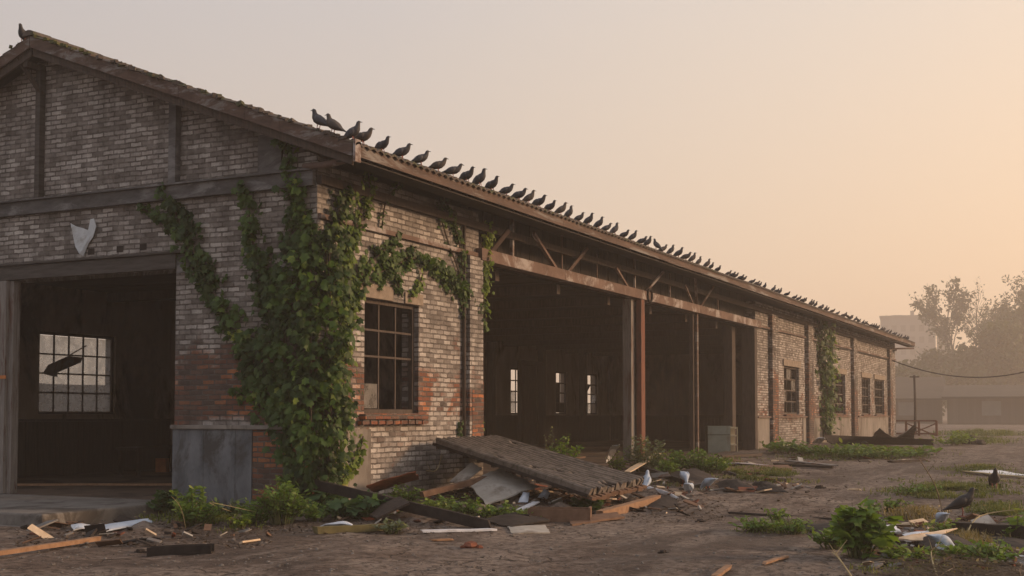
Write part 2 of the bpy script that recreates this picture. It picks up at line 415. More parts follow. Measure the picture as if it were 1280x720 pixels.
# ------------------------------------------------------------------ warehouse
W = -11.5; L = 55.3; RX = -5.75; ZE = 5.30; ZR = 7.86; OX = 1.0; OY = .5
slope = (ZR-ZE)/(OX-RX)
def roofz(x): return ZR - slope*abs(x-RX)
wh = empty('warehouse', (0, 0, 0), label='long derelict whitewashed brick warehouse with sagging tiled roof and open bays', cat='building')

def wall_cells(m, axis, pos, th, us, zs, holes):
    """solid wall with rectangular holes; axis 'X' = plane X=pos running along Y, 'Y' = plane Y=pos along X; th extends to -X / +Y"""
    us = sorted(set(us + [h[0] for h in holes] + [h[1] for h in holes])); zs = sorted(set(zs + [h[2] for h in holes] + [h[3] for h in holes]))
    def solid(i, j):
        if i < 0 or j < 0 or i >= len(us)-1 or j >= len(zs)-1: return False
        u = (us[i]+us[i+1])/2; z = (zs[j]+zs[j+1])/2
        return not any(h[0] < u < h[1] and h[2] < z < h[3] for h in holes)
    def pt(u, z, k):
        return (pos - th*k, u, z) if axis == 'X' else (u, pos + th*k, z)
    for i in range(len(us)-1):
        for j in range(len(zs)-1):
            if not solid(i, j): continue
            a, b, c, d = us[i], us[i+1], zs[j], zs[j+1]
            for k in (0, 1): m.add([pt(a, c, k), pt(b, c, k), pt(b, d, k), pt(a, d, k)], [(0, 1, 2, 3)])
            if not solid(i-1, j): m.add([pt(a, c, 0), pt(a, c, 1), pt(a, d, 1), pt(a, d, 0)], [(0, 1, 2, 3)])
            if not solid(i+1, j): m.add([pt(b, c, 0), pt(b, c, 1), pt(b, d, 1), pt(b, d, 0)], [(0, 1, 2, 3)])
            if not solid(i, j-1): m.add([pt(a, c, 0), pt(b, c, 0), pt(b, c, 1), pt(a, c, 1)], [(0, 1, 2, 3)])
            if not solid(i, j+1): m.add([pt(a, d, 0), pt(b, d, 0), pt(b, d, 1), pt(a, d, 1)], [(0, 1, 2, 3)])

def ypx(px, x=0.0): return onX(px, 519, x).y
WT = .35
# gable front, with opening
GO = (-8.9, -2.83, -1.0, 3.66)
m = MB(); wall_cells(m, 'Y', 0, WT, [W, 0], [-1., 5.0], [GO])
m.build('gable_wall', 'brick_gable', wh)
m = MB()
def prism_gable(m, y0, y1, z0, off=.16):
    zc = lambda x: roofz(x)-off
    xs = [W, RX, 0]
    top = [(x, zc(x)) for x in xs]
    ring = [(W, z0), (0, z0)] + [(x, z) for x, z in reversed(top)]
    a = [(x, y0, z) for x, z in ring]; b = [(x, y1, z) for x, z in ring]; n = len(ring)
    m.add(a+b, [tuple(range(n)), tuple(range(2*n-1, n-1, -1))] + [(i, (i+1) % n, n+(i+1) % n, n+i) for i in range(n)])
prism_gable(m, 0, WT, 5.0)
m.build('gable_wall', 'brick_gable', wh)
# side wall near and far sections
SW = [ypx(455), ypx(523)]
far_w = [(ypx(980.5), ypx(999)), (ypx(1042), ypx(1057)), (ypx(1077.5), ypx(1088)), (ypx(1093.5), ypx(1105.5))]
OP0, OP1 = ypx(598), ypx(945)
ZS, ZT = 1.28, 3.2
holes = [(SW[0], SW[1], ZS, ZT), (OP0, OP1, -1.0, 4.27)] + [(a, b, ZS, 3.1) for a, b in far_w]
m = MB(); wall_cells(m, 'X', 0, WT, [WT+.003, OP0, OP1, L-WT-.003], [-1., 4.27, 4.99], holes + [(OP0, OP1, 4.0, 5.2)])
for q_ in (0, 1):
    mm = MB(); mm.v = m.v; mm.f = [f for f in m.f if (m.v[f[0]][1]+m.v[f[2]][1])/2 < (OP0+OP1)/2] if q_ == 0 else [f for f in m.f if (m.v[f[0]][1]+m.v[f[2]][1])/2 > (OP0+OP1)/2]
    ids = sorted({i for f in mm.f for i in f}); mp = {k: i for i, k in enumerate(ids)}
    mm.v = [m.v[i] for i in ids]; mm.f = [tuple(mp[i] for i in f) for f in mm.f]; mm.build('side_wall', 'brick_side', wh)
# broken brick stubs at jamb of the opening
m = MB()
for k in range(44):
    z = -.2 + k*.1
    d = .05 + .09*rnd.random()
    m.b2((-.33, OP0+.002, z), (-.02-.05*rnd.random(), OP0+d, z+.075))
m.build('broken_jamb', 'brick_red', wh)
# top band of side wall over the opening: dark boarded clerestory, set back
m = MB()
for k in range(int((OP1-OP0)/.22)+1):
    y = OP0 + k*.22
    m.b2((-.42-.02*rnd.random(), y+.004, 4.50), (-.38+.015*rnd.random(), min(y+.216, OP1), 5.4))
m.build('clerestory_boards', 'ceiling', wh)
# far long wall and end wall
fw = [(4.75, 7.15)] + [(29.2, 30.5), (33.7, 34.95), (37.3, 38.6)] + [(14, 16), (20, 22), (25, 27), (44, 46), (50, 52)]
fholes = [(a, b, ZS, 3.2) for a, b in fw if a in (4.75, 29.2, 33.7, 37.3)]
m = MB(); wall_cells(m, 'X', W+WT, WT, [WT+.003, L-WT-.003], [-1., 4.99], fholes)
m.build('rear_wall', 'interior', wh)
m = MB(); wall_cells(m, 'Y', L-WT, WT, [W, 0], [-1., 5.0], []); prism_gable(m, L-WT, L, 5.0)
m.build('end_wall', 'brick_side', wh)
# indoor walls: an L added to block hall light, then the cross wall
m = MB()
m.b2((-6, 5.2, -.3), (-.36, 5.32, 4.25)); m.b2((-6.12, 5.2, -.3), (-6.003, 9.1, 4.25)); m.b2((W+WT+.003, 9.103, -.3), (-6, 9.22, 4.25))
m.b2((W+WT+.003, 40, -.3), (-.36, 40.15, 4.25))
build_each(m, 'cross_wall_and_light_stop', 'interior', wh)
# wainscot boards
m = MB()
y = 9.3
while y < 39.9:
    m.b2((W+WT+.004, y, 0), (W+WT+.05+.01*rnd.random(), y+.17, 1.18)); y += .175
x = W+WT+.1
while x < -.4:
    m.b2((x, 39.94-.01*rnd.random(), 0), (x+.17, 39.996, 1.18)); x += .175
y = .5
while y < 9.0:
    m.b2((W+WT+.004, y, -.2), (W+WT+.05+.01*rnd.random(), y+.17, 1.1)); y += .175
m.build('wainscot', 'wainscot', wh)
m = MB(); m.b2((W+WT+.003, 9.3, 1.183), (W+WT+.09, 39.9, 1.24)); m.b2((W+WT+.1, 39.9, 1.183), (-.4, 39.997, 1.24)); m.b2((W+WT+.003, .45, 1.103), (W+WT+.09, 9.05, 1.16))
build_each(m, 'dado_rail', 'dark_wood', wh)
# interior columns, door leaf
m = MB()
for y in (12.5, 17.3, 22, 27, 31.7, 36.2):
    m.b2((W+WT+.1, y-.14, 0), (W+WT+.36, y+.14, 4.2))
build_each(m, 'wall_post', 'dark_wood', wh)
dd = empty('tall_door', (0, 0, 0)); dd.parent = wh
ya, yb = onX(652, 500, W+1.3).y, onX(670, 500, W+1.3).y
m = MB()
for k in range(6): m.b2((W+1.28-.004*(k % 2), ya+k*(yb-ya)/6+.005, .05), (W+1.33, ya+(k+1)*(yb-ya)/6, 3.25))
m.build('door_leaf', 'dark_wood', dd)
m = MB(); m.b2((W+1.2, ya-.16, .05), (W+1.4, ya-.01, 3.45)); m.b2((W+1.2, yb+.01, .05), (W+1.4, yb+.5, 3.45)); m.b2((W+1.2, ya-.005, 3.26), (W+1.4, yb+.005, 3.45))
build_each(m, 'door_frame', 'wainscot', dd)
# floors and ceiling
m = MB(); m.b2((W+WT+.003, 9.25, -.5), (-.36, 39.98, .03)); m.b2((-.357, OP0+.004, -.5), (.12, OP1-.004, .02)); m.b2((-5.99, 5.35, -.5), (-.36, 9.22, .028))
build_each(m, 'hall_floor', 'floor', wh)
m = MB(); m.b2((W+WT+.003, .003, -.5), (-.36, 9.09, -.15)); m.build('room_floor', 'floor', wh)
m = MB()
y = .4
while y < L-.6:
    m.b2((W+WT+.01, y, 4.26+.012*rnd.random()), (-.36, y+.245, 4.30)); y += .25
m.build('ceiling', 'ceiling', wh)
m = MB()
for y in [2.8, 6.9] + [10+3.1*i for i in range(10)]:
    m.b2((W+WT+.02, y-.09, 4.04), (-.37, y+.09, 4.257))
build_each(m, 'ceiling_joist', 'dark_wood', wh)

# roof: deck, tiles, ridge, fascia
def slab_slope(m, x0, x1, y0, y1, off, th):
    v = []
    for y in (y0, y1):
        for x in (x0, x1):
            z = roofz(x)-off; v += [(x, y, z), (x, y, z-th)]
    m.add(v, [(0, 2, 3, 1), (4, 5, 7, 6), (0, 4, 6, 2), (1, 3, 7, 5), (0, 1, 5, 4), (2, 6, 7, 3)])
rf = empty('roof'); rf.parent = wh
m = MB()
for s in (1, -1):
    xe = RX + s*(OX-RX)
    slab_slope(m, RX+s*.001, xe-s*.03, -OY+.05, L+OY-.05, .06, .035)
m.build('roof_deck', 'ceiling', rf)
m = MB(); y = .1
while y < L+.4:
    for s in (1,):
        a = RX+s*.2; b = RX+s*(OX-RX-.06)
        m.bar((a, y, roofz(a)-.155), (b, y, roofz(b)-.155), .06, .11)
    y += .62
build_each(m, 'rafter', 'dark_wood', rf)
def tiles():
    m = MB()
    for s in (1, -1):
        n = 21; width = (OX-RX)+.06
        per = .2; ns = int((L+2*OY)/per)
        prof = [(0, 0), (.25, .028), (.5, .042), (.75, .028)]
        ysz = []
        for i in range(ns):
            for a, h in prof: ysz.append((-OY-.02 + (i+a)*per, h))
        for c in range(n):
            t0 = width*c/n; t1 = width*(c+1)/n
            o = len(m.v)
            sag = 0
            for (t, e) in ((t0, .0), (t1, .028)):
                for (y, h) in ysz:
                    x = RX + s*t
                    j = .007*mnoise.noise(Vector((x*3, y*4, c)))+.022*mnoise.noise(Vector((x*.5, y*.3, 1)))
                    z = ZR - slope*t + .01 + h + e + j - .02
                    m.v.append((x, y, z))
            k = len(ysz)
            for i in range(k-1): m.f.append((o+i, o+i+1, o+k+i+1, o+k+i))
            # butt edge of this course
            o2 = len(m.v)
            for i in range(k):
                x, y, z = m.v[o+k+i]; m.v.append((x, y, z-.035))
            for i in range(k-1): m.f.append((o+k+i, o+k+i+1, o2+i+1, o2+i))
    return m.build('roof_tiles', 'tile', rf)
tiles()
# ridge caps
m = MB(); y = -OY-.05; k = 0
while y < L+OY:
    r = .13
    pr = [Vector((RX + r*math.cos(a)*1.1, 0, ZR + .0 + r*.75*math.sin(a))) for a in [math.pi*i/6 for i in range(7)]]
    m.loft([[p+Vector((0, y, .015 if e else 0)) for p in pr] for e, y in ((0, y), (1, y+.43))])
    y += .4; k += 1
m.build('ridge_tile', 'tile', rf)
# rake (gable) edge tiles: broken chips + moss
m = MB(); mo = MB()
for i in range(90):
    t = rnd.random()*(OX-RX-.1); s = 1 if rnd.random() < .8 else -1
    x = RX + s*t; z = roofz(x)+.03
    rot = Matrix.Rotation(rnd.uniform(-.4, .4), 3, 'Y') @ Matrix.Rotation(rnd.uniform(0, 3), 3, 'Z')
    (mo if t < 1.4 and rnd.random() < .7 else m).box((x, -OY+rnd.uniform(-.06, .1), z), (rnd.uniform(.04, .13), rnd.uniform(.04, .1), rnd.uniform(.03, .07)), rot)
build_each(m, 'broken_tile', 'tile', rf); build_each(mo, 'moss', 'moss', rf)
# barge boards on both gables
def barge(y, mat, x0, x1, h, off, th=.045, name='barge_board'):
    m = MB(); n = 10
    for i in range(n):
        a = x0+(x1-x0)*i/n; b = x0+(x1-x0)*(i+1)/n - .004*(1 if x1 > x0 else -1)
        za, zb = roofz(a)-off, roofz(b)-off; j = .006*rnd.random()
        v = [(a, y+j, za), (b, y+j, zb), (b, y+j, zb-h), (a, y+j, za-h), (a, y+th, za), (b, y+th, zb), (b, y+th, zb-h), (a, y+th, za-h)]
        m.add(v, [(0, 1, 2, 3), (7, 6, 5, 4), (0, 4, 5, 1), (3, 2, 6, 7), (0, 3, 7, 4), (1, 5, 6, 2)])
    return m.build(name, mat, rf)
barge(-OY-.012, 'fascia', RX+.01, OX-.01, .20, -.005)
barge(-OY-.012, 'fascia', RX-.01, 2*RX-OX, .20, -.005)
barge(-OY+.05, 'dark_wood', RX+.02, OX-.05, .28, .05)
barge(-OY+.05, 'dark_wood', RX-.02, 2*RX-OX, .28, .05)
barge(L+OY-.04, 'fascia', RX+.01, OX-.01, .22, 0)
# eave fascia boards with joints, worn
m = MB(); y = -OY
while y < L+OY:
    ln = rnd.uniform(2.4, 4.2); y2 = min(y+ln, L+OY)
    m.b2((OX-.03+.008*rnd.random(), y+.004, ZE-.17-.012*rnd.random()), (OX+.012+.006*rnd.random(), y2, ZE+.012)); y = y2
build_each(m, 'fascia_board', 'fascia', rf)
m = MB(); m.b2((2*RX-OX-.01, -OY, ZE-.17), (2*RX-OX+.03, L+OY, ZE+.01)); build_each(m, 'fascia_board', 'fascia', rf)
m = MB()
for k, (xa, xb) in enumerate(((.02, .30), (.31, .62), (.63, .96))):
    m.b2((xa, -OY+.1, roofz(xb)-.255+.006*k), (xb, L+OY-.1, roofz(xb)-.235+.006*k))
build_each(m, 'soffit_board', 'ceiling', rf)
# wall plate
m = MB(); m.b2((.003, -.02, 4.86), (.10, L, 5.0)); m.build('wall_plate', 'dark_wood', wh)

# gable features
def zY(px, py, y=0): return onY(px, py, y).z
m = MB(); m.b2((W-.02, -.10, 4.83), (-.02, -.003, 5.06)); m.b2((W-.02, -.16, 5.063), (-.02, -.003, 5.09))
build_each(m, 'ledge_band', 'band', wh)
m = MB(); m.b2((-9.3, -.09, 3.67), (-2.78, .30, 3.92)); m.b2((-9.35, -.13, 3.923), (-2.45, .1, 3.96)); build_each(m, 'opening_lintel', 'lintel', wh, bevel=.006)
m = MB(); m.b2((-2.78, -.05, 3.60), (-2.45, -.003, 3.90)); m.build('bearing_block', 'band', wh)
def gpost(px, x_w, pt):
    x = onY(px, 150).x
    m = MB(); m.b2((x-x_w/2, -.13, 5.093), (x+x_w/2, -.003, roofz(x)-.3)); return m, x
m, x52 = gpost(54, .11, 0); m.build('gable_post', 'lintel', wh)
m = MB(); a = onY(52, 118, -.07); b = onY(22, 72, -.45); m.bar(a, b, .07, .07); m.build('diagonal_brace', 'dark_wood', wh)
m = MB(); m.b2((x52-.05, -.42, roofz(x52)-.42), (x52+.05, -.13, roofz(x52)-.32)); m.build('outrigger', 'dark_wood', wh)
m, x2 = gpost(222, .15, 0); m.build('gable_post', 'band', wh)
x3 = onY(340, 180).x
m = MB(); m.b2((x3-.24, -.05, 5.093), (x3+.22, -.003, roofz(x3)-.28)); m.build('slate_patch', 'band', wh)
# left column of opening
m = MB(); xc = onY(11, 500).x
m.b2((xc-.26, -.12, -.15), (xc+.02, .18, 3.66)); m.b2((xc+.02, -.04, -.15), (xc+.12, .12, 3.66))
build_each(m, 'door_post', 'greypost', wh, bevel=.012)
m = MB(); m.b2((xc-.3, -.135, 1.90), (xc+.06, -.122, 1.96)); m.build('rusty_strap', 'rust_orange', wh)
# concrete base on the pier with ledge
m = MB(); xa, xb = onY(219, 570).x, onY(318, 570).x
for k in range(5):
    w = (xb-xa)/5; m.b2((xa+w*k+.004, -.07-.008*rnd.random(), -.6), (xa+w*(k+1), -.003, 1.02))
m.build('base_panel', 'zinc', wh)
m = MB(); m.b2((xa-.03, -.11, 1.023), (-.02, -.003, 1.09)); build_each(m, 'base_ledge', 'stucco', wh, bevel=.01)
# torn sheet on gable
g = [(88, 279), (95, 283), (103, 285), (110, 288), (113, 274), (117, 273), (120, 283), (116, 296), (110, 305), (104, 320), (99, 317), (94, 308)]
m = MB(); f_ = [onY(x, y, -.03-.05*rnd.random()) for x, y in g]; bk = [p+Vector((0, .012, 0)) for p in f_]; n = len(g)
m.add(f_+bk, [tuple(range(n)), tuple(range(2*n-1, n-1, -1))] + [(i, (i+1) % n, n+(i+1) % n, n+i) for i in range(n)])
o = m.build('torn_sheet', 'poster', origin=f_[0]); tag(o, 'torn pale sheet curling off the brick above the left doorway', 'sheet')
# putlog holes
m = MB()
for px, py in ((151, 311), (180, 308), (115, 314)):
    p = onY(px, py); m.b2((p.x-.09, -.006, p.z-.06), (p.x+.06, -.002, p.z+.05))
build_each(m, 'wall_hole', 'black', wh)

# side wall trim
m = MB(); m.b2((.003, .02, 4.32), (.07, OP0-.02, 4.40)); m.b2((.003, OP1+.05, 4.32), (.07, L-.02, 4.38)); build_each(m, 'string_course', 'beam', wh)
def stucco(y0, y1, z1, mat='stucco', name='render_base', d=.03):
    m = MB(); m.b2((.003, y0, -.6), (d, y1, z1)); return m.build(name, mat, wh)
stucco(.0, ypx(462), 1.02)
m = MB(); m.b2((xb+.004, -.05, -.6), (-.01, -.003, 1.02)); m.build('render_base', 'brick_red', wh)
m = MB(); m.b2((.002, SW[0]-.15, 1.18), (.13, SW[1]+.15, 1.27)); m.build('window_sill', 'brick_red', wh, bevel=.01)
m = MB(); m.b2((.002, SW[0]-.18, ZT+.002), (.035, SW[0]+.85, ZT+.24)); m.b2((.002, SW[1]-.5, ZT+.002), (.03, SW[1]+.12, ZT+.2)); build_each(m, 'window_lintel', 'stone', wh, bevel=.01)
# bricks standing proud on sill
m = MB()
for k in range(9):
    y = SW[0]-.1+k*.24; m.box((.06, y, 1.13), (.1, .2, .07), Matrix.Rotation(rnd.uniform(-.1, .1), 3, 'X'))
build_each(m, 'sill_brick', 'brick_red', wh)
m = MB(); yd = ypx(577); m.tube([(.05, yd, 4.9), (.05, yd, 4.4), (.045, yd+.01, 2.6), (.05, yd, .7)], .035, 10); m.build('downpipe', 'dark_wood', wh, smooth=True)
m = MB(); m.b2((.003, ypx(581), -.5), (.11, OP0-.01, 4.30)); m.build('brick_pier', 'brick_side', wh)
m = MB(); m.b2((-.2, OP0-.006, .9), (.112, OP0+.004, 1.9)); m.b2((.108, ypx(584), .85), (.118, OP0+.0, 1.75)); build_each(m, 'red_brick_patch', 'brick_red', wh)
# far section
y1 = ypx(953); segs = [(y1+.2, far_w[0][0]-.2), (ypx(1012), ypx(1040)), (far_w[1][1]+.1, far_w[2][0]-.15), (far_w[2][0], L-.1)]
stucco(OP1+.02, ypx(962), 1.15); stucco(ypx(1003), ypx(1062), 1.15); stucco(ypx(1072), ypx(1112), 1.15)
m = MB(); m.b2((.003, OP1+.02, 1.153), (.09, ypx(1062), 1.21)); m.b2((.003, ypx(1072), 1.153), (.09, ypx(1112), 1.21)); build_each(m, 'base_ledge', 'pilaster', wh)
for px in (965, 1010, 1066.5, 1111.5):
    y = ypx(px); m = MB(); m.b2((.004, y-.42, -.5), (.15, y+.42, 4.855)); m.build('pilaster', 'brick_soot', wh)
for a, b in far_w:
    m = MB(); m.b2((.002, a-.2, 3.102), (.05, b+.2, 3.34)); build_each(m, 'window_lintel', 'stone', wh)
    m = MB(); m.b2((.002, a-.15, 1.215), (.12, b+.15, 1.275)); m.build('window_sill', 'brick_red', wh)
# jamb of the far end of the opening
m = MB(); m.b2((-.75, OP1-1.3, .03), (-.45, OP1-.9, 4.25)); m.b2((-.40, OP1-.32, .02), (.06, OP1-.003, 4.26)); build_each(m, 'door_post', 'dark_wood', wh)

# main beam over opening + posts
m = MB()
ys = [OP0-.12, ypx(700), ypx(798), ypx(871), OP1+.25]
for i in range(4): m.b2((-.10-.01*i % 2, ys[i]+.004, 4.262), (.14, ys[i+1], 4.50))
build_each(m, 'bay_beam', 'beam', wh, bevel=.008)
m = MB(); m.b2((-.34, OP0, 4.3), (-.14, OP1, 4.55)); m.build('inner_beam', 'dark_wood', wh)
def post(px, w, mat, d=.16, name='bay_post'):
    y = ypx(px); m = MB(); m.b2((-.02, y-w, .022), (d, y+w, 4.26))
    m.build(name, mat, wh, bevel=.012); return y
yp1 = post(799, .14, 'rustpost', .12)
m = MB(); m.b2((-.30, yp1-.40, .022), (-.06, yp1-.16, 4.26)); m.build('bay_post', 'greypost', wh, bevel=.01)
yp2 = post(871, .065, 'fascia', .05)
m = MB(); m.b2((-.16, yp2-.20, .022), (-.04, yp2-.07, 4.26)); m.build('bay_post', 'dark_wood', wh)
# struts from the beam up to the eave
m = MB()
for (ax, ay, bx, by, w) in ((640, 328, 640, 268, .07), (612, 318, 636, 288, .08), (702, 343, 702, 285, .035), (698, 341, 667, 292, .07), (708, 342, 734, 310, .07),
                            (746, 350, 746, 318, .03), (793, 362, 793, 320, .05), (785, 360, 770, 335, .06), (806, 366, 829, 340, .06), (837, 374, 837, 342, .04), (871, 382, 869, 345, .07), (866, 380, 856, 356, .05), (876, 383, 892, 358, .05), (897, 388, 897, 365, .04)):
    a = onX(ax, ay, .02); b = onX(bx, by, .30 if ax != bx else .02); b.z = min(b.z, roofz(b.x)-.26)
    m.bar(a, b, w, w)
build_each(m, 'eave_strut', 'beam', wh)
# bent bracket at the gable corner + end cap
m = MB(); pts = [onY(380, 208, -.12), onY(405, 206, -.2), onY(425, 202, -.3), onY(438, 197, -.38), onY(446, 191, -.42)]
m.tube(pts, [.05, .055, .055, .055, .05], 8); m.build('downpipe_elbow', 'beam', wh, smooth=True)
m = MB(); m.b2((OX+.02, -OY-.03, ZE-.28), (OX+.06, -OY+.12, ZE+.06)); m.build('fascia_end', 'beam', wh)
# metal bracket far end
m = MB(); m.bar(onX(1114, 436, .1), (OX-.05, L+OY-.1, ZE-.3), .06, .09); m.build('end_bracket', 'fascia', wh)
# collar bracket on beam at post 1
m = MB(); y = ypx(806)
pts = [Vector((.16, y+.17*math.cos(t), 4.40+.17*math.sin(t))) for t in [i*math.pi/6 for i in range(13)]]
m.tube(pts, .03, 6); m.build('beam_collar', 'black', wh)

# windows
def window(y0, y1, z0, z1, x, cols, rows, missing=(), glass=(), bars_off=(), ft=.07, bt=.028, solid_cells=(), name='window', fm='frame'):
    fr = MB()
    fr.b2((x-.05, y0+.002, z0+.002), (x+.03, y0+ft, z1-.002)); fr.b2((x-.05, y1-ft, z0+.002), (x+.03, y1-.002, z1-.002))
    fr.b2((x-.05, y0+ft+.001, z0+.002), (x+.03, y1-ft-.001, z0+ft)); fr.b2((x-.05, y0+ft+.001, z1-ft), (x+.03, y1-ft-.001, z1-.002))
    f = fr.build(name, fm, wh)
    cy = (y1-y0-2*ft)/cols; cz = (z1-z0-2*ft)/rows
    mu = MB()
    for i in range(1, cols):
        yy = y0+ft+cy*i; mu.b2((x-.02, yy-bt/2, z0+ft+.001), (x+.012, yy+bt/2, z1-ft-.001))
    for j in range(1, rows):
        for i in range(cols):
            if (i, j) in bars_off: continue
            zz = z0+ft+cz*j; ya = y0+ft+cy*i+bt/2+.001; mu.b2((x-.018, ya, zz-bt/2), (x+.010, ya+cy-bt-.002, zz+bt/2))
    mu.build('muntin', fm, f)
    gl = MB()
    for (i, j) in glass:
        ya = y0+ft+cy*i; za = z0+ft+cz*j; gl.b2((x-.006, ya+.015, za+.015), (x-.002, ya+cy-.015, za+cz-.015))
    if glass: build_each(gl, 'pane', 'glass', f)
    so = MB()
    for (i, j, sh) in solid_cells:
        ya = y0+ft+cy*i+.015; za = z0+ft+cz*j+.015; yb = ya+cy-.03; zb = za+cz-.03
        quad = [(x-.011, ya, za), (x-.011, yb, za), (x-.011, yb, zb), (x-.011, ya, zb)]
        if sh == 'tri': quad = [(x-.011, ya, za), (x-.011, yb, zb), (x-.011, ya, zb)]
        n = len(quad); back = [(p[0]-.006, p[1], p[2]) for p in quad]
        so.add(quad+back, [tuple(range(n)), tuple(range(2*n-1, n-1, -1))]+[(k, (k+1) % n, n+(k+1) % n, n+k) for k in range(n)])
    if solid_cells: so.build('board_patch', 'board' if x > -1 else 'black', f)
    return f
window(SW[0], SW[1], ZS, ZT, -.12, 3, 4, bars_off={(0, 1), (2, 1), (1, 1)}, glass=[(0, 0)], bt=.035)
for i, (a, b) in enumerate(far_w):
    window(a, b, ZS, 3.1, -.12, 3, 4, glass=[(0, 1), (2, 2), (1, 3)] if i == 0 else [(0, 0)], bt=.05)
window(4.75, 7.15, ZS-.02, 3.2, W+WT-.1, 5, 4, glass=[(i, j) for i in range(5) for j in range(4)], bt=.035, fm='frame')
window(29.2, 30.5, ZS, 3.2, W+WT-.1, 2, 4, glass=[(0, 0), (0, 1)], bt=.05)
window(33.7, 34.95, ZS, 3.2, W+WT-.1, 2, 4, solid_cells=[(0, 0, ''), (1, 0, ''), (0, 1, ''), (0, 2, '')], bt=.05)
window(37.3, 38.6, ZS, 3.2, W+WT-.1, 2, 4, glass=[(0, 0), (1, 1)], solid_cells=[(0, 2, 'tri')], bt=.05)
# dark slab hanging in the back window
m = MB(); xw = W+WT+.06
g = [(53, 467), (60, 456), (85, 445), (102, 447), (100, 453), (70, 466), (71, 471), (64, 470)]
a = [onX(px, py, xw) for px, py in g]; bk = [p+Vector((.03, 0, 0)) for p in a]; n = len(g)
m.add(a+bk, [tuple(range(n)), tuple(range(2*n-1, n-1, -1))]+[(k, (k+1) % n, n+(k+1) % n, n+k) for k in range(n)])
m.bar(onX(85, 445, xw+.015), onX(108, 432, xw+.015), .02, .02)
tag(m.build('broken_slat', 'greymetal', origin=a[0]), 'dark broken slat leaning across the panes of the window seen through the left doorway', 'slat')
# concrete platform at gable
m = MB(); m.b2((-14, -3.0, -.75), (-2.55, -.003, -.152)); o = m.build('loading_platform', 'concrete', bevel=.03)
tag(o, 'low concrete apron step in front of the left doorway', 'platform', kind='structure')
m = MB(); m.b2((-14, -3.55, -.75), (-2.6, -3.003, -.33)); o = m.build('pavement', 'concrete', bevel=.03)
tag(o, 'broken concrete kerb strip below the apron', 'pavement', kind='structure')

# yard wall seen through the back windows
m = MB(); y = 2
while y < 23:
    m.b2((-21.1, y, -.4), (-21, y+1.98, 2.3+.05*rnd.random())); y += 2
tag(m.build('board_fence', 'siding'), 'grey board fence beyond the window of the dark room', 'fence')

# ------------------------------------------------------------------ ivy
def catmull(pts, n=8):
    out = []
    P_ = [pts[0]]+list(pts)+[pts[-1]]
    for i in range(1, len(P_)-2):
        p0, p1, p2, p3 = P_[i-1], P_[i], P_[i+1], P_[i+2]
        for k in range(n):
            t = k/n
            out.append(tuple(.5*((2*b)+(-a+c)*t+(2*a-5*b+4*c-d)*t*t+(-a+3*b-3*c+d)*t**3) for a, b, c, d in zip(p0, p1, p2, p3)))
    out.append(tuple(pts[-1])); return out
def wallpt(px, py, face):
    if face == 'G': return onY(px, py, 0), Vector((0, -1, 0))
    return onX(px, py, 0), Vector((1, 0, 0))
def ivy(label, strokes, size=.13, dens=1.0, group=None, name='ivy'):
    """strokes: (face, [(px,py,radius_m)], thickness, mat)"""
    p0, _ = wallpt(*strokes[0][1][-1][:2], strokes[0][0])
    root = empty(name, (p0.x, p0.y, gz(p0.x, p0.y)), label=label, cat='ivy')
    if group: root['group'] = group
    lms = {}; st = MB()
    for face, pts, th, mt, dn in strokes:
        cm = catmull(pts, 8); w3 = []
        for px, py, r in cm:
            p, nr = wallpt(px, py, face); w3.append((p, nr, r))
        st.tube([p+nr*(.03+th*.2) for p, nr, r in w3], [.012+r*.03 for p, nr, r in w3], 5)
        lm = lms.setdefault(mt, LM())
        for i in range(len(w3)-1):
            (p, nr, r), (q, _, r2) = w3[i], w3[i+1]
            seg = (q-p).length
            n = int(seg*max(r, .08)*2*dens*dn*260)+1
            cross = (q-p).cross(nr).normalized() if seg > 1e-5 else Vector((0, 0, 1))
            for _ in range(n):
                t = rnd.random(); off = max(-1.5, min(1.5, rnd.gauss(0, .55)))
                pos = p.lerp(q, t)+cross*off*(r+(r2-r)*t)*(.85+.45*mnoise.noise(p*3.0))
                depth = .03+th*abs(rnd.gauss(0, .5))*max(.15, 1-off*off*.4)+.05*mnoise.noise(pos*5)
                pos = pos+nr*max(.02, depth)
                if mnoise.noise(pos*3.6+Vector((5, 5, 5))) < -.20 and rnd.random() < .88: continue
                nn = (nr*1.0+Vector((0, 0, .5))+rv(.46)).normalized()
                up = Vector((0, 0, 1))+rv(.35)
                leaf(lm, pos, nn, up, size*rnd.uniform(.55, 1.35), min(1, max(0, .18+.3*rnd.random()+.55*mnoise.noise(pos*1.7)+.35*rnd.random()*(rnd.random() < .25))))
    o = root.location
    st.build('stem', 'vine', root).matrix_parent_inverse = Matrix.Translation(-Vector(o))
    for mt, lm in lms.items(): lm.build('leaves', mt, root).matrix_parent_inverse = Matrix.Translation(-Vector(o))
    return root
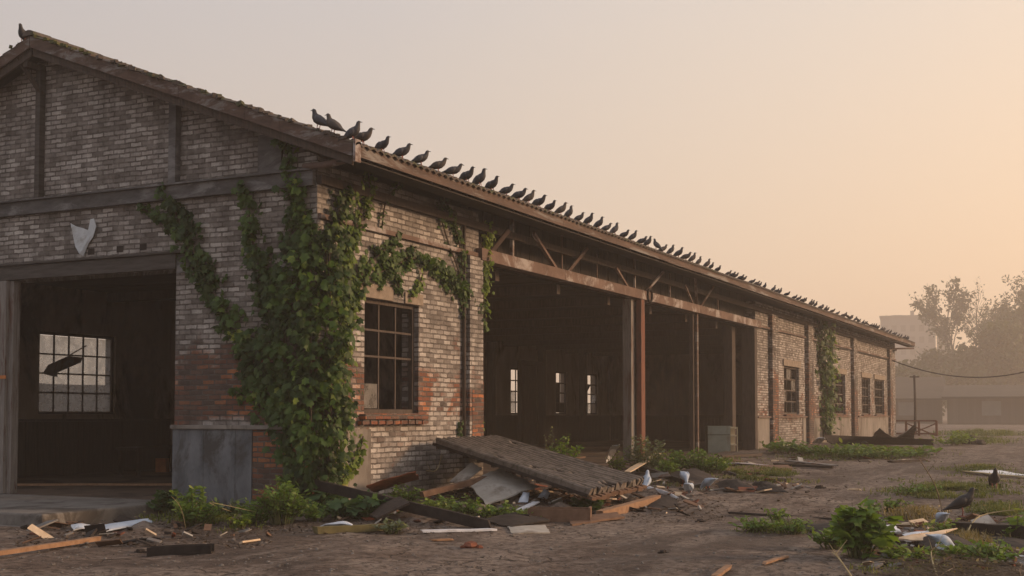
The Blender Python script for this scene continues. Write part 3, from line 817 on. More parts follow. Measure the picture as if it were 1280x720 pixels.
ivy('dense dark ivy mass on the wall corner, reaching the eave and branching across the gable', [
    ('G', [(380, 310, .30), (372, 350, .50), (362, 410, .62), (362, 470, .62), (372, 530, .45), (378, 580, .38), (380, 622, .3)], .36, 'ivy', 1.5),
    ('G', [(359, 165, .05), (361, 185, .10), (366, 210, .16), (373, 250, .24), (380, 290, .32), (384, 330, .40)], .22, 'ivy', 1.5),
    ('G', [(310, 228, .08), (313, 250, .16), (316, 285, .20), (324, 320, .26), (333, 350, .32), (345, 390, .4)], .2, 'ivy', 1.4),
    ('G', [(205, 233, .09), (216, 252, .16), (232, 285, .26), (246, 315, .26), (262, 350, .26), (284, 390, .28), (308, 430, .32), (335, 480, .4), (355, 530, .35)], .18, 'ivy', 1.4),
    ('G', [(168, 247, .05), (182, 262, .10), (205, 272, .12), (228, 292, .18)], .12, 'ivy', 1.0),
    ('G', [(290, 487, .06), (305, 494, .09), (325, 506, .12), (345, 520, .16)], .1, 'ivy', .9),
    ('G', [(394, 300, .25), (394, 360, .35), (394, 430, .38), (394, 500, .38), (393, 560, .34), (392, 610, .3)], .45, 'ivy', 1.2),
    ('S', [(404, 290, .25), (403, 340, .38), (405, 400, .5), (405, 450, .5), (405, 510, .5), (404, 560, .42), (400, 612, .3)], .45, 'ivy', 1.3),
    ('S', [(412, 470, .3), (418, 510, .35), (420, 550, .3), (418, 590, .25)], .3, 'ivy_light', .5),
    ('S', [(432, 232, .10), (424, 250, .20), (412, 280, .28), (403, 315, .3), (400, 360, .3)], .25, 'ivy', 1.0),
    ('S', [(434, 236, .08), (424, 262, .16), (410, 300, .2), (404, 350, .2), (410, 410, .2)], .38, 'ivy_light', .8),
    ('S', [(457, 195, .04), (457, 220, .08), (458, 245, .12), (450, 270, .15), (439, 294, .17), (426, 328, .2), (412, 366, .25)], .15, 'ivy_light', 1.1),
    ('S', [(450, 260, .08), (440, 290, .15), (425, 330, .2), (412, 370, .25)], .1, 'ivy', .9),
    ('S', [(497, 293, .04), (484, 308, .10), (468, 320, .24), (446, 347, .30), (433, 378, .25), (421, 415, .25), (416, 455, .25)], .16, 'ivy', 1.4),
    ('S', [(447, 350, .10), (436, 385, .14), (430, 420, .14), (428, 455, .12)], .2, 'ivy_light', .9),
    ('S', [(462, 345, .20), (482, 336, .20), (500, 327, .18), (515, 323, .17), (532, 326, .16), (545, 336, .17), (562, 353, .18), (580, 368, .19), (596, 388, .15)], .15, 'ivy', 1.8),
    ('S', [(488, 340, .10), (494, 355, .10), (500, 372, .05)], .1, 'ivy', 1.0),
    ('S', [(526, 342, .07), (520, 356, .09), (508, 371, .05)], .1, 'ivy_light', .9),
    ('S', [(450, 545, .05), (444, 570, .09), (432, 590, .16), (420, 600, .2)], .15, 'ivy_light', .8),
], size=.135, dens=1.2)
ivy('thin bright ivy strand trailing down the brick edge of the open bay', [
    ('S', [(607, 278, .08), (606, 300, .15), (603, 330, .19), (600, 360, .18), (602, 385, .17), (604, 414, .08)], .18, 'ivy_light', 2.0),
    ('S', [(577, 352, .05), (590, 375, .10), (599, 400, .08)], .1, 'ivy', .9)], size=.11)
ivy('sparse dark ivy strands hanging below the eave over the near window', [
    ('S', [(500, 225, .12), (480, 250, .10), (474, 285, .06)], .12, 'ivy', .7),
    ('S', [(545, 262, .06), (552, 285, .10), (560, 310, .10), (572, 345, .08), (575, 390, .05)], .08, 'ivy', .6),
    ('S', [(545, 250, .2), (562, 275, .16), (572, 310, .14), (576, 350, .12), (577, 400, .06)], .12, 'ivy', 1.2)], size=.11)
ivy('ivy column on the far brick section between its first two windows', [
    ('S', [(1020, 402, .4), (1024, 425, .85), (1028, 460, .95), (1030, 500, .9), (1028, 545, .7)], .5, 'ivy', .38),
    ('S', [(1035, 410, .2), (1038, 440, .4), (1037, 500, .35), (1034, 540, .3)], .3, 'ivy_light', .25)], size=.24)
ivy('small ivy sprig at the foot of the brick pier beside the fallen roof', [
    ('S', [(599, 522, .05), (598, 540, .09), (596, 556, .08)], .1, 'ivy_light', 1.0), ('S', [(573, 527, .04), (572, 545, .07)], .08, 'ivy', 1.0)], size=.1)

# ------------------------------------------------------------------ pigeons
def ring(c, d, rw, rh, n=10):
    d = d.normalized(); s = Vector((0, 1, 0)); u = s.cross(d)*-1
    if u.z < 0: u = -u
    return [c + s*(rw*math.cos(2*math.pi*k/n)) + u*(rh*math.sin(2*math.pi*k/n)) for k in range(n)]
def bird_mesh(pose='stand'):
    if pose == 'stand':
        sp = [(-.185, .05, .022, .005), (-.15, .066, .030, .010), (-.10, .088, .034, .026), (-.05, .112, .050, .046), (0, .136, .060, .058), (.035, .156, .058, .058), (.062, .182, .044, .044),
              (.074, .208, .030, .031), (.080, .228, .025, .027), (.088, .246, .024, .026), (.100, .255, .018, .019), (.112, .255, .009, .009)]
        bk = [(.110, .254), (.140, .246)]
    elif pose == 'low':
        sp = [(-.19, .085, .022, .005), (-.15, .092, .030, .010), (-.10, .10, .036, .026), (-.05, .11, .052, .046), (0, .118, .060, .056), (.04, .125, .056, .054), (.075, .138, .042, .042),
              (.095, .158, .029, .031), (.105, .178, .025, .027), (.116, .192, .023, .025), (.128, .197, .017, .018), (.140, .195, .008, .008)]
        bk = [(.138, .194), (.165, .184)]
    else:  # feeding, head down
        sp = [(-.17, .175, .022, .005), (-.14, .168, .030, .010), (-.09, .155, .036, .028), (-.04, .138, .054, .048), (0, .122, .060, .056), (.04, .108, .054, .052), (.07, .094, .040, .040),
              (.095, .076, .028, .029), (.112, .058, .024, .026), (.124, .044, .022, .024), (.130, .030, .016, .017), (.132, .020, .008, .008)]
        bk = [(.131, .022), (.140, -.005)]
    m = MB(); rings = []
    for i, (x, z, w, h) in enumerate(sp):
        a = sp[max(i-1, 0)]; b = sp[min(i+1, len(sp)-1)]
        rings.append(ring(Vector((x, 0, z)), Vector((b[0]-a[0], 0, b[1]-a[1])), w, h))
    m.loft(rings)
    m.tube([(bk[0][0], 0, bk[0][1]), (bk[1][0], 0, bk[1][1])], [.007, .002], 6)
    # wings
    wg = []
    for s in (1, -1):
        w = MB(); rr = []
        P_ = [sp[0], sp[1], sp[2], sp[3], sp[4], sp[5]]
        for i, (x, z, ww, hh) in enumerate(P_):
            a = P_[max(i-1, 0)]; b = P_[min(i+1, 5)]
            t = i/5; sc = [.25, .5, .8, 1, .95, .45][i]
            rr.append(ring(Vector((x, s*(ww*.72+.004), z+hh*.15)), Vector((b[0]-a[0], 0, b[1]-a[1])), .018*sc+.003, max(.006, hh*.80*sc)))
        w.loft(rr); wg.append(w)
    lg = []
    for s in (1, -1):
        l = MB(); bz = sp[4][1]-.05
        l.tube([(-.0, s*.025, bz), (.005, s*.025, bz*.5), (0, s*.026, .008)], [.007, .0045, .004], 5)
        for a in (-.5, 0, .5, 3.14): l.tube([(0, s*.026, .007), (.030*math.cos(a), s*.026+.030*math.sin(a), .003)], [.004, .002], 4)
        lg.append(l)
    return m, wg, lg
meshcache = {}
def pigeon(loc, rz, label, group=None, pose='stand', col='dark', scale=1.15, parts=True, tilt=0, cat='pigeon'):
    key = (pose, col)
    bm_ = {'dark': ('bird_dark', 'bird_wing'), 'brown': ('bird_brown', 'bird_brown'), 'black': ('bird_black', 'bird_black'), 'pale': ('bird_pale', 'bird_pale')}[col]
    if key not in meshcache:
        b, wg, lg = bird_mesh(pose)
        obs = [b.build('pigeon', bm_[0], smooth=True)] + [w.build('wing', bm_[1], smooth=True) for w in wg] + [l.build('leg', 'bird_leg', smooth=True) for l in lg]
        meshcache[key] = [o.data for o in obs]
        for o in obs: bpy.data.objects.remove(o)
    ms = meshcache[key]
    root = bpy.data.objects.new('pigeon', None); C.objects.link(root)
    root.location = loc; root.rotation_euler = (0, tilt, rz); root.scale = (scale,)*3
    tag(root, label, cat, group)
    names = ['body', 'wing', 'wing', 'leg', 'leg']
    for nme, me in list(zip(names, ms))[:5 if parts else 3]:
        o = bpy.data.objects.new(nme, me); C.objects.link(o); o.parent = root
    return root
def ordw(n):
    sp = {1: 'first', 2: 'second', 3: 'third', 4: 'fourth', 5: 'fifth', 6: 'sixth', 7: 'seventh', 8: 'eighth', 9: 'ninth', 10: 'tenth', 11: 'eleventh', 12: 'twelfth', 13: 'thirteenth'}
    if n in sp: return sp[n]
    return '%d%s' % (n, 'th' if 10 <= n % 100 <= 20 else {1: 'st', 2: 'nd', 3: 'rd'}.get(n % 10, 'th'))
G1 = 'pigeons lined up along the eave'
p = onY(38, 31, -OY+.3)
pigeon((p.x, -OY+.15, roofz(p.x)+.07), R(-70), 'lone pigeon perched on the ridge at the very top of the gable', None, 'stand', 'dark', 1.25)
# two facing left on the rake
for px, tone, lb in ((398, 'dark', 'slate blue pigeon facing left, highest on the sloping gable edge near the eave corner'), (416, 'brown', 'pigeon facing left on the gable edge, just below the slate blue one')):
    p = onY(px, 150, -OY+.05); pigeon((p.x, -OY+.05, roofz(p.x)+.0), R(180), lb, 'pigeons near the eave corner', 'stand', tone, 1.3, tilt=-.1)
eave_px = [432, 457, 482, 506, 530, 551, 569, 587, 604, 619, 636, 651, 664, 677, 690, 703, 715, 727, 739, 751, 761, 772, 783, 794, 804, 812, 822, 831, 841, 850, 859, 868, 877, 886]
ysb = [onX(px, 300, OX-.02).y for px in eave_px]
while ysb[-1] < L-1.5: ysb.append(ysb[-1]+rnd.choice((rnd.uniform(.30, .5), rnd.uniform(.5, 1.1))))
for i, y in enumerate(ysb):
    x = OX-.05-.03*rnd.random()
    if i == 0: y = max(y, -OY+.1)
    near = i < 34
    zone = 'above the near brick section' if y < OP0 else ('above the first open bay' if y < yp1 else ('above the second open bay' if y < yp2 else ('above the third open bay' if y < OP1 else 'above the far brick section')))
    head = rnd.uniform(-12, 38)+ (180 if (rnd.random() < .06 and i > 8) else 0)
    pigeon((x, y, roofz(x)+.0+.01*rnd.random()), R(head), '%s pigeon on the eave counting from the gable corner, %s' % (ordw(i+1), zone), G1,
           'low' if rnd.random() < .5 else 'stand', rnd.choice(['dark', 'dark', 'brown']), rnd.uniform(1.12, 1.32)*(1 if i < 14 else (.90 if i < 34 else .72)), near, tilt=rnd.uniform(-.28, .0))

def gbird(px, py, rz, lb, pose, col, sc=1.2, lift=0):
    p = P(px, py, lift); pigeon(p, R(rz), lb, 'birds foraging on the ground', pose, col, sc)
gbird(1243, 613, -75, 'black bird standing upright on the grass at the right edge of the yard', 'stand', 'black', 1.55)
gbird(1203, 646, 10, 'black bird leaning forward beside the scrap heap at lower right', 'stand', 'black', 1.6, .05)
gbird(1177, 660, 120, 'pale blue bird pecking beside the leaning black bird', 'feed', 'pale', 1.2, .03)
gbird(1178, 690, 40, 'pale blue bird among dark scraps nearest the lower right corner', 'feed', 'pale', 1.1, .02)
gbird(856, 606, -60, 'pale bird with wings folded, rearmost of three right of the fallen roof', 'feed', 'pale', 1.4, .06)
gbird(861, 621, 100, 'pale bird pecking, middle and lowest of three right of the fallen roof', 'feed', 'pale', 1.4)
gbird(885, 616, 150, 'pale bird with dark breast, rightmost of three right of the fallen roof', 'feed', 'pale', 1.4)
gbird(808, 614, 100, 'pale bird standing against the right corner of the fallen roof', 'stand', 'pale', 1.45)

# ------------------------------------------------------------------ debris
def plate(name, mat, pts, th, label, cat, bend=.0, seg=5, rough_edge=.0, group=None, seedz=0):
    """thick four-cornered sheet, gently bent"""
    A, B, D, E = [Vector(p) for p in pts]   # around: A B D E
    nr = (B-A).cross(E-A).normalized()
    if nr.z < 0: nr = -nr
    n = seg; top = []; bot = []
    for j in range(n+1):
        for i in range(n+1):
            u, v = i/n, j/n
            uu = u
            if rough_edge and (i in (0, n) or j in (0, n)):
                uu = u+rnd.uniform(-rough_edge, rough_edge)
                v2 = v+rnd.uniform(-rough_edge, rough_edge)
            else: v2 = v
            p = A.lerp(B, uu).lerp(E.lerp(D, uu), v2)
            p = p+nr*(bend*math.sin(u*3.1)*math.sin(v*2.6+.3)+.35*bend*mnoise.noise(p*4))
            top.append(p); bot.append(p-nr*th)
    m = MB(); k = n+1; o = len(top)
    fs = []
    for j in range(n):
        for i in range(n):
            a = j*k+i; fs.append((a, a+1, a+k+1, a+k)); fs.append((o+a, o+a+k, o+a+k+1, o+a+1))
    edge = [i for i in range(k)]+[j*k+n for j in range(1, k)]+[n*k+i for i in range(n-1, -1, -1)]+[j*k for j in range(n-1, 0, -1)]
    for i in range(len(edge)):
        a, b = edge[i], edge[(i+1) % len(edge)]; fs.append((a, o+a, o+b, b))
    m.add(top+bot, fs)
    c = (A+B+D+E)/4
    return tag(m.build(name, mat, origin=c), label, cat, group)
def plank(name, mat, a, b, w, h, label, cat='plank', split=True, group=None):
    a = Vector(a); b = Vector(b); d = b-a; Ln = d.length; d.normalize()
    sd = d.cross(Vector((0, 0, 1))).normalized(); u = sd.cross(d)
    n = 9; rings = []
    for i in range(n+1):
        t = i/n; c = a.lerp(b, t)+u*(.006*mnoise.noise(Vector((t*4, Ln, w*9))))
        e = 1.0
        if split and i in (0, n): e = .8
        q = []
        for k, (s_, v_) in enumerate(((-1, -1), (1, -1), (1, 1), (-1, 1))):
            jag = d*(rnd.uniform(-.04, .04) if i in (0, n) else 0)
            q.append(c+sd*(s_*w/2*e*(1+.06*rnd.uniform(-1, 1)))+u*(v_*h/2*(1+.06*rnd.uniform(-1, 1)))+jag)
        rings.append(q)
    m = MB(); m.loft(rings)
    return tag(m.build(name, mat, origin=(a+b)/2), label, cat, group)

# fallen roof section
def fallen_roof():
    A = onX(545, 552, .35); D = onX(622, 548, .12); B = P(737, 616, .36); E = P(806, 603, .36)
    root = empty('fallen_roof', ((A+B+D+E)/4), label='collapsed dark tiled roof section leaning from the wall down to the rubble', cat='roof section')
    inv = Matrix.Translation(-root.location)
    nr = (B-A).cross(D-A).normalized()
    if nr.z < 0: nr = -nr
    def pt(u, v, h=0): return A.lerp(B, u).lerp(D.lerp(E, u), v)+nr*h
    m = MB(); rows = 13; cc = 44
    for r_ in range(rows):
        v0 = r_/rows; v1 = (r_+.68)/rows; o = len(m.v)
        prof = [(v0, -.05), (v0, .045), (v0*.8+v1*.2, .070), ((v0+v1)/2, .078), (v0*.2+v1*.8, .068), (v1, .035), (v1, -.05)]
        for (v, hh) in prof:
            for i in range(cc+1):
                u = i/cc
                h = hh+.012*mnoise.noise(Vector((u*14, r_*3.3, 1)))-.05*math.sin(u*3)*math.sin(v*3.1)
                if mnoise.noise(Vector((u*9, r_*5.1, 7))) > .48: h -= .035
                uu = u + (rnd.uniform(-.008, .008) if i in (0, cc) else 0)
                m.v.append(tuple(pt(uu, v, h)))
        k = cc+1
        for a in range(len(prof)-1):
            for i in range(cc): m.f.append((o+a*k+i, o+a*k+i+1, o+(a+1)*k+i+1, o+(a+1)*k+i))
        for i in (0, cc):
            f = tuple(o+a*k+i for a in range(len(prof))); m.f.append(f if i == 0 else f[::-1])
    q2 = MB()  # black strips between tile rows, painting the shade of the gaps
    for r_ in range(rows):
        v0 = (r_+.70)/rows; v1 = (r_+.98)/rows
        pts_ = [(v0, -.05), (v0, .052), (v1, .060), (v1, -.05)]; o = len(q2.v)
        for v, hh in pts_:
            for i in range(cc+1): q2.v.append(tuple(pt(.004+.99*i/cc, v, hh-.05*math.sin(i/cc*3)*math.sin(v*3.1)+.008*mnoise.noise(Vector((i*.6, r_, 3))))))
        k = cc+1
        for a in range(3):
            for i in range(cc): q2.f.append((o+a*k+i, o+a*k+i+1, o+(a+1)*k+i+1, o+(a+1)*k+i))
    q2.build('row_gap_shade', 'black', root).matrix_parent_inverse = inv
    m.build('tiles', 'greytile', root).matrix_parent_inverse = inv
    m = MB()
    def slab(u0, u1, v0, v1, h0, h1):
        vs = [pt(u, v, h) for h in (h0, h1) for u, v in ((u0, v0), (u1, v0), (u1, v1), (u0, v1))]
        m.add(vs, [(0, 1, 2, 3), (7, 6, 5, 4), (0, 4, 5, 1), (1, 5, 6, 2), (2, 6, 7, 3), (3, 7, 4, 0)])
    slab(0, .99, 0.005, .995, -.075, -.055)
    m.build('deck', 'black', root).matrix_parent_inverse = inv
    m = MB()
    for i in range(11):
        u = .01+.097*i; vs0 = .0
        m.bar(pt(u, .02, -.10), pt(u, .99, -.10), .06, .05)
    [setattr(q_, 'matrix_parent_inverse', inv) for q_ in build_each(m, 'rafter', 'dark_wood', root)]
    m = MB(); m.bar(pt(-.01, -.01, -.05), pt(1.0, -.01, -.05), .04, .05, nr); m.build('edge_board', 'black', root).matrix_parent_inverse = inv
    m = MB()
    for i in range(15):
        v = (i+.5)/15; d = .04*rnd.random()
        m.bar(pt(.985-d, v, -.085), pt(1.012+d*.5, v, -.085), .11, .07*rnd.uniform(.5, 1.2), nr)
    [setattr(q_, 'matrix_parent_inverse', inv) for q_ in build_each(m, 'batten', 'plank', root)]
fallen_roof()

DB = [
 # planks: name, mat, (px,py,lift)a, b, w, h, label
 ('timber_beam', 'black', (362, 598, .55), (612, 657, .06), .06, .15, 'long charred beam sloping down from the ivy corner towards the fallen boards'),
 ('timber_beam', 'plank', (528, 618, .22), (642, 591, .45), .10, .09, 'reddish brown timber across the grey board under the fallen roof'),
 ('timber_beam', 'orange', (750, 644, .05), (822, 627, .06), .14, .14, 'orange brown beam lying in front of the low end of the fallen roof'),
 ('timber_beam', 'olive', (393, 663, .05), (482, 659, .05), .12, .09, 'short olive beam flat on the ground beside white crumpled sheet'),
 ('plank', 'orange', (-20, 694, .06), (124, 673, .06), .09, .05, 'long orange plank on the ground in the lower left corner'),
 ('plank', 'pale_wood', (784, 590, .12), (823, 579, .36), .16, .02, 'pale split board propped behind the right end of the fallen roof'),
 ('plank', 'white', (527, 664, .03), (621, 662, .03), .10, .03, 'long white strip flat on the ground below the charred beam'),
 ('plank', 'white', (646, 639, .06), (672, 630, .10), .12, .02, 'short white board tilted up in front of the grey board'),
 ('plank', 'pale_wood', (744, 624, .18), (767, 625, .20), .13, .02, 'small yellow wood chip under the low end of the fallen roof'),
 ('timber_beam', 'black', (912, 641, .03), (1078, 651, .03), .05, .035, 'thin dark batten lying across the bare dirt in the right foreground'),
 ('timber_beam', 'black', (1196, 661, .10), (1300, 668, .14), .16, .18, 'thick charred beam at the right edge of the foreground'),
 ('plank', 'black', (1168, 668, .08), (1236, 690, .02), .14, .04, 'short charred plank slanting below the leaning black bird'),
 ('plank', 'pale_wood', (1108, 694, .05), (1148, 689, .05), .10, .02, 'small cream board behind the broad leafed weed at lower right'),
 ('plank', 'orange', (955, 704, .02), (984, 695, .03), .06, .02, 'thin orange splinter on the dirt left of the lower right weeds'),
 ('plank', 'orange', (893, 721, .02), (911, 708, .04), .07, .03, 'orange splinter at the bottom edge of the foreground'),
 ('plank', 'drystraw', (1205, 590, .03), (1290, 597, .03), .14, .02, 'pale stick on the grass behind the upright black bird'),
 ('plank', 'greymetal', (985, 576, .04), (1043, 582, .06), .25, .03, 'grey strip lying by the weeds in the middle distance'),
 ('timber_beam', 'black', (968, 581, .05), (1040, 584, .05), .2, .06, 'dark strip in front of the grey strip in the middle distance'),
 ('plank', 'dark_wood', (1112, 577, .04), (1150, 575, .06), .2, .05, 'dark stick with pale end at the far edge of the track'),
 ('plank', 'orange', (505, 632, .10), (486, 642, .04), .08, .05, 'short rusty stub leaning under the charred beam'),
 ('timber_beam', 'black', (800, 588, .10), (860, 604, .10), .08, .10, 'dark beam behind the pale birds right of the fallen roof'),
 ('timber_beam', 'plank', (672, 650, .04), (722, 648, .04), .25, .05, 'brown broken plank below the fallen roof'),
 ('plank', 'rust_orange', (243, 689, .02), (256, 688, .02), .05, .03, 'small orange brick chip against the dark gutter piece'),
 ('plank', 'pale_wood', (1060, 616, .02), (1075, 612, .02), .06, .03, 'small pale chip on the open dirt'),
 ('timber_beam', 'black', (1010, 656, .03), (1062, 664, .03), .10, .05, 'charred stub behind the lower right weed'),
 ('plank', 'orange', (541, 675, .02), (565, 674, .02), .10, .02, 'small tan tray shaped scrap on bare ground'),
 ('plank', 'plank', (690, 575, .02), (730, 571, .03), .2, .04, 'brown plank lying at the sill of the open bay'),
 ('timber_beam', 'dark_wood', (900, 571, .06), (950, 567, .06), .18, .08, 'dark timber across the threshold right of the cabinet'),
]
for nm, mt, a, b, w, h, lb in DB:
    plank(nm, mt, P(*a), P(*b), w, h, lb, 'beam' if 'beam' in nm else 'plank')
# gutter piece (U section)
a, b = P(186, 689, .05), P(266, 686, .05); d = (b-a).normalized(); sd = d.cross(Vector((0, 0, 1))); u = Vector((0, 0, 1))
prof = [(-.08, .05), (-.08, -.05), (.08, -.05), (.08, .05), (.062, .05), (.062, -.032), (-.062, -.032), (-.062, .05)]
m = MB(); m.loft([[c+sd*x+u*z for x, z in prof] for c in (a, (a+b)/2+u*.004, b)]); tag(m.build('gutter_piece', 'black', origin=a), 'short black channel section lying on the dirt at lower left', 'gutter')
# open box
bx = empty('wooden_crate', P(699, 652, 0), R(20), label='low broken brown wooden tray in front of the fallen roof', cat='crate')
for (c, d) in (((0, -.2, .1), (.9, .03, .2)), ((0, .2, .1), (.9, .03, .2)), ((.46, 0, .1), (.03, .42, .24)), ((0, 0, .02), (.88, .36, .02))):
    m = MB(); m.box(c, d); m.build('panel', 'plank', bx)
SH = [
 ('metal_sheet', 'rustsheet', [(457, 607, .35), (518, 590, .55), (525, 598, .4), (468, 615, .2)], .012, 'rust red sheet leaning at the foot of the brick wall', .03),
 ('board', 'board', [(585, 607, .30), (626, 595, .52), (672, 612, .30), (609, 631, .10)], .025, 'large pale grey board tilted under the fallen roof', .02),
 ('board', 'board', [(562, 602, .30), (589, 582, .6), (603, 588, .5), (575, 606, .25)], .02, 'smaller pale board leaning behind the large grey board', .02),
 ('board', 'board', [(634, 658, .02), (680, 656, .02), (688, 665, .015), (640, 667, .015)], .015, 'pale rounded board lying alone on the dirt', .01),
 ('plastic_sheet', 'white', [(398, 659, .03), (425, 653, .12), (440, 656, .10), (441, 661, .02)], .01, 'crumpled white sheet at the end of the olive beam', .08),
 ('plastic_sheet', 'bluewhite', [(118, 658, .06), (184, 648, .10), (190, 652, .06), (126, 664, .03)], .02, 'pale blue panel lying on the ground below the left doorway', .02),
 ('plastic_sheet', 'white', [(88, 656, .04), (112, 656, .05), (116, 661, .03), (92, 662, .03)], .01, 'small white scrap left of the pale blue panel', .05),
 ('plastic_sheet', 'white', [(757, 578, .1), (765, 553, .62), (776, 553, .62), (764, 574, .15)], .01, 'curled white plastic scrap standing up beside the post', .10),
 ('plastic_sheet', 'bluewhite', [(648, 628, .08), (654, 617, .22), (662, 617, .2), (660, 629, .08)], .01, 'small blue white scrap in the shade below the fallen roof', .06),
 ('plastic_sheet', 'bluewhite', [(672, 622, .10), (680, 611, .25), (688, 616, .2), (684, 624, .08)], .01, 'grey blue crumpled scrap in the shade right of the grey board', .08),
 ('bark_strip', 'white', [(806, 613, .08), (815, 612, .1), (849, 622, .03), (846, 626, .02)], .015, 'curved pale strip lying beside the pale birds', .05),
 ('tarp', 'tarp', [(888, 585, .03), (925, 576, .14), (962, 583, .05), (930, 588, .02)], .01, 'lavender grey tarp spread on the ground in the middle distance', .08),
 ('board', 'greymetal', [(813, 592, .1), (835, 590, .22), (838, 596, .18), (815, 598, .08)], .03, 'small grey slab among weeds right of the fallen roof', .02),
 ('metal_sheet', 'greymetal', [(1088, 548, .1), (1100, 535, .9), (1118, 547, .3), (1112, 552, .1)], .02, 'bent grey sheet standing up before the far brick wall', .12),
 ('metal_sheet', 'greymetal', [(1112, 552, .2), (1124, 547, .4), (1146, 535, 1.0), (1142, 550, .2)], .02, 'bent grey sheet leaning right against the railing', .12),
 ('metal_sheet', 'black', [(1030, 543, .5), (1165, 549, .35), (1168, 556, .1), (1040, 556, .15)], .05, 'long dark fallen sheet on the weeds before the far wall', .15),
 ('metal_sheet', 'black', [(893, 604, .04), (925, 600, .16), (943, 612, .05), (905, 614, .02)], .015, 'curled black sheet on the dirt beyond the pale birds', .10),
 ('metal_sheet', 'black', [(940, 605, .04), (958, 601, .16), (985, 614, .05), (948, 615, .02)], .015, 'black crumpled sheet right of the curled black sheet', .09),
 ('plastic_sheet', 'white', [(1092, 661, .06), (1117, 656, .12), (1127, 665, .08), (1100, 668, .04)], .01, 'white torn sheet behind the broad leafed weed', .05),
 ('plastic_sheet', 'white', [(1128, 668, .05), (1160, 663, .09), (1168, 669, .07), (1138, 673, .04)], .01, 'white torn sheet left of the pecking pale bird', .04),
 ('plastic_sheet', 'bluewhite', [(1165, 683, .05), (1180, 680, .10), (1195, 688, .06), (1175, 692, .03)], .01, 'blue grey crumpled sheet below the short charred plank', .06),
 ('plastic_sheet', 'white', [(1238, 688, .03), (1262, 690, .05), (1285, 696, .04), (1262, 698, .02)], .01, 'small white sheet near the lower right corner', .04),
 ('plastic_sheet', 'white', [(1210, 588, .03), (1250, 590, .03), (1284, 594, .03), (1240, 593, .03)], .02, 'white board lying on grass at the right edge', .01),
 ('board', 'black', [(808, 628, .03), (835, 622, .10), (850, 630, .05), (815, 640, .02)], .02, 'dark broken board between the orange beam and the birds', .03),
 ('metal_sheet', 'black', [(1000, 657, .03), (1068, 652, .10), (1092, 666, .05), (1020, 668, .02)], .02, 'flat charred sheet left of the large foreground weed', .05),
 ('metal_sheet', 'black', [(1140, 672, .05), (1196, 668, .14), (1228, 686, .06), (1160, 690, .03)], .03, 'charred sheet under the blue grey crumpled sheet', .08),
 ('board', 'pale_wood', [(1118, 673, .10), (1150, 667, .14), (1196, 660, .16), (1160, 676, .08)], .015, 'long pale splintered board between the white torn sheets', .02),
 ('metal_sheet', 'black', [(1225, 668, .06), (1290, 676, .10), (1292, 690, .04), (1230, 684, .03)], .03, 'dark scorched board in front of the thick charred beam', .04),
 ('board', 'dark_wood', [(835, 596, .05), (868, 590, .2), (905, 601, .08), (870, 606, .03)], .03, 'dark broken board among weeds behind the pale birds', .05),
 ('board', 'plank', [(905, 583, .04), (985, 581, .06), (990, 586, .03), (910, 590, .03)], .03, 'brown board lying beyond the lavender tarp', .02),
 ('board', 'plank', [(705, 648, .04), (770, 640, .10), (780, 646, .05), (716, 655, .03)], .03, 'brown board before the broad leafed weed at the fallen roof', .02),
 ('metal_sheet', 'black', [(598, 650, .05), (650, 640, .12), (690, 650, .06), (640, 658, .03)], .02, 'dark sheet among weeds under the grey board', .04),
 ('board', 'dark_wood', [(455, 640, .1), (500, 620, .35), (512, 628, .3), (470, 648, .08)], .03, 'dark board poking out beside the jagged leafed rosette', .02),
 ('metal_sheet', 'greymetal', [(1060, 553, .1), (1075, 549, .3), (1085, 553, .25), (1070, 556, .1)], .02, 'small grey sheet in the weeds left of the bent sheets', .1),
 ('plastic_sheet', 'white', [(1015, 553, .3), (1026, 547, .5), (1032, 548, .5), (1026, 554, .2)], .02, 'white scrap at the foot of the far ivy column', .1),
]
for nm, mt, pts, th, lb, bend in SH:
    plate(nm, mt, [P(*q) for q in pts], th, lb, 'sheet' if 'sheet' in nm or 'tarp' in nm else 'board', bend, 6, .03)

def rock(mb, c, r):
    n = 6; pts = []
    rings = []
    for j in range(1, 4):
        th = math.pi*j/4
        rings.append([Vector(c)+Vector((r*math.sin(th)*math.cos(2*math.pi*k/n)*rnd.uniform(.7, 1.2), r*math.sin(th)*math.sin(2*math.pi*k/n)*rnd.uniform(.7, 1.2), r*.65*math.cos(th)*rnd.uniform(.7, 1.2))) for k in range(n)])
    mb.loft(rings)
# lumps
for px, py, r, mt, lb in ((589, 682, .10, 'rustsheet', 'reddish brown clod alone on the dirt below the charred beam'), (176, 689, .06, 'black', 'small black lump beside the black channel section'), (829, 690, .05, 'black', 'small black stone in the centre foreground'),
                          (1210, 551, .5, 'black', 'dark heap at the far end of the track beside the railing'), (875, 651, .06, 'black', 'small dark clod in the middle of the dirt track'), (1025, 612, .08, 'black', 'dark clod in the middle distance')):
    m = MB(); p = P(px, py, r*.3); rock(m, p, r); rock(m, p+Vector((r*.9, .2*r, -.2*r)), r*.6); rock(m, p+Vector((-r*.8, -.3*r, -.2*r)), r*.5)
    tag(m.build('rubble_lump', mt, origin=p), lb, 'clod')

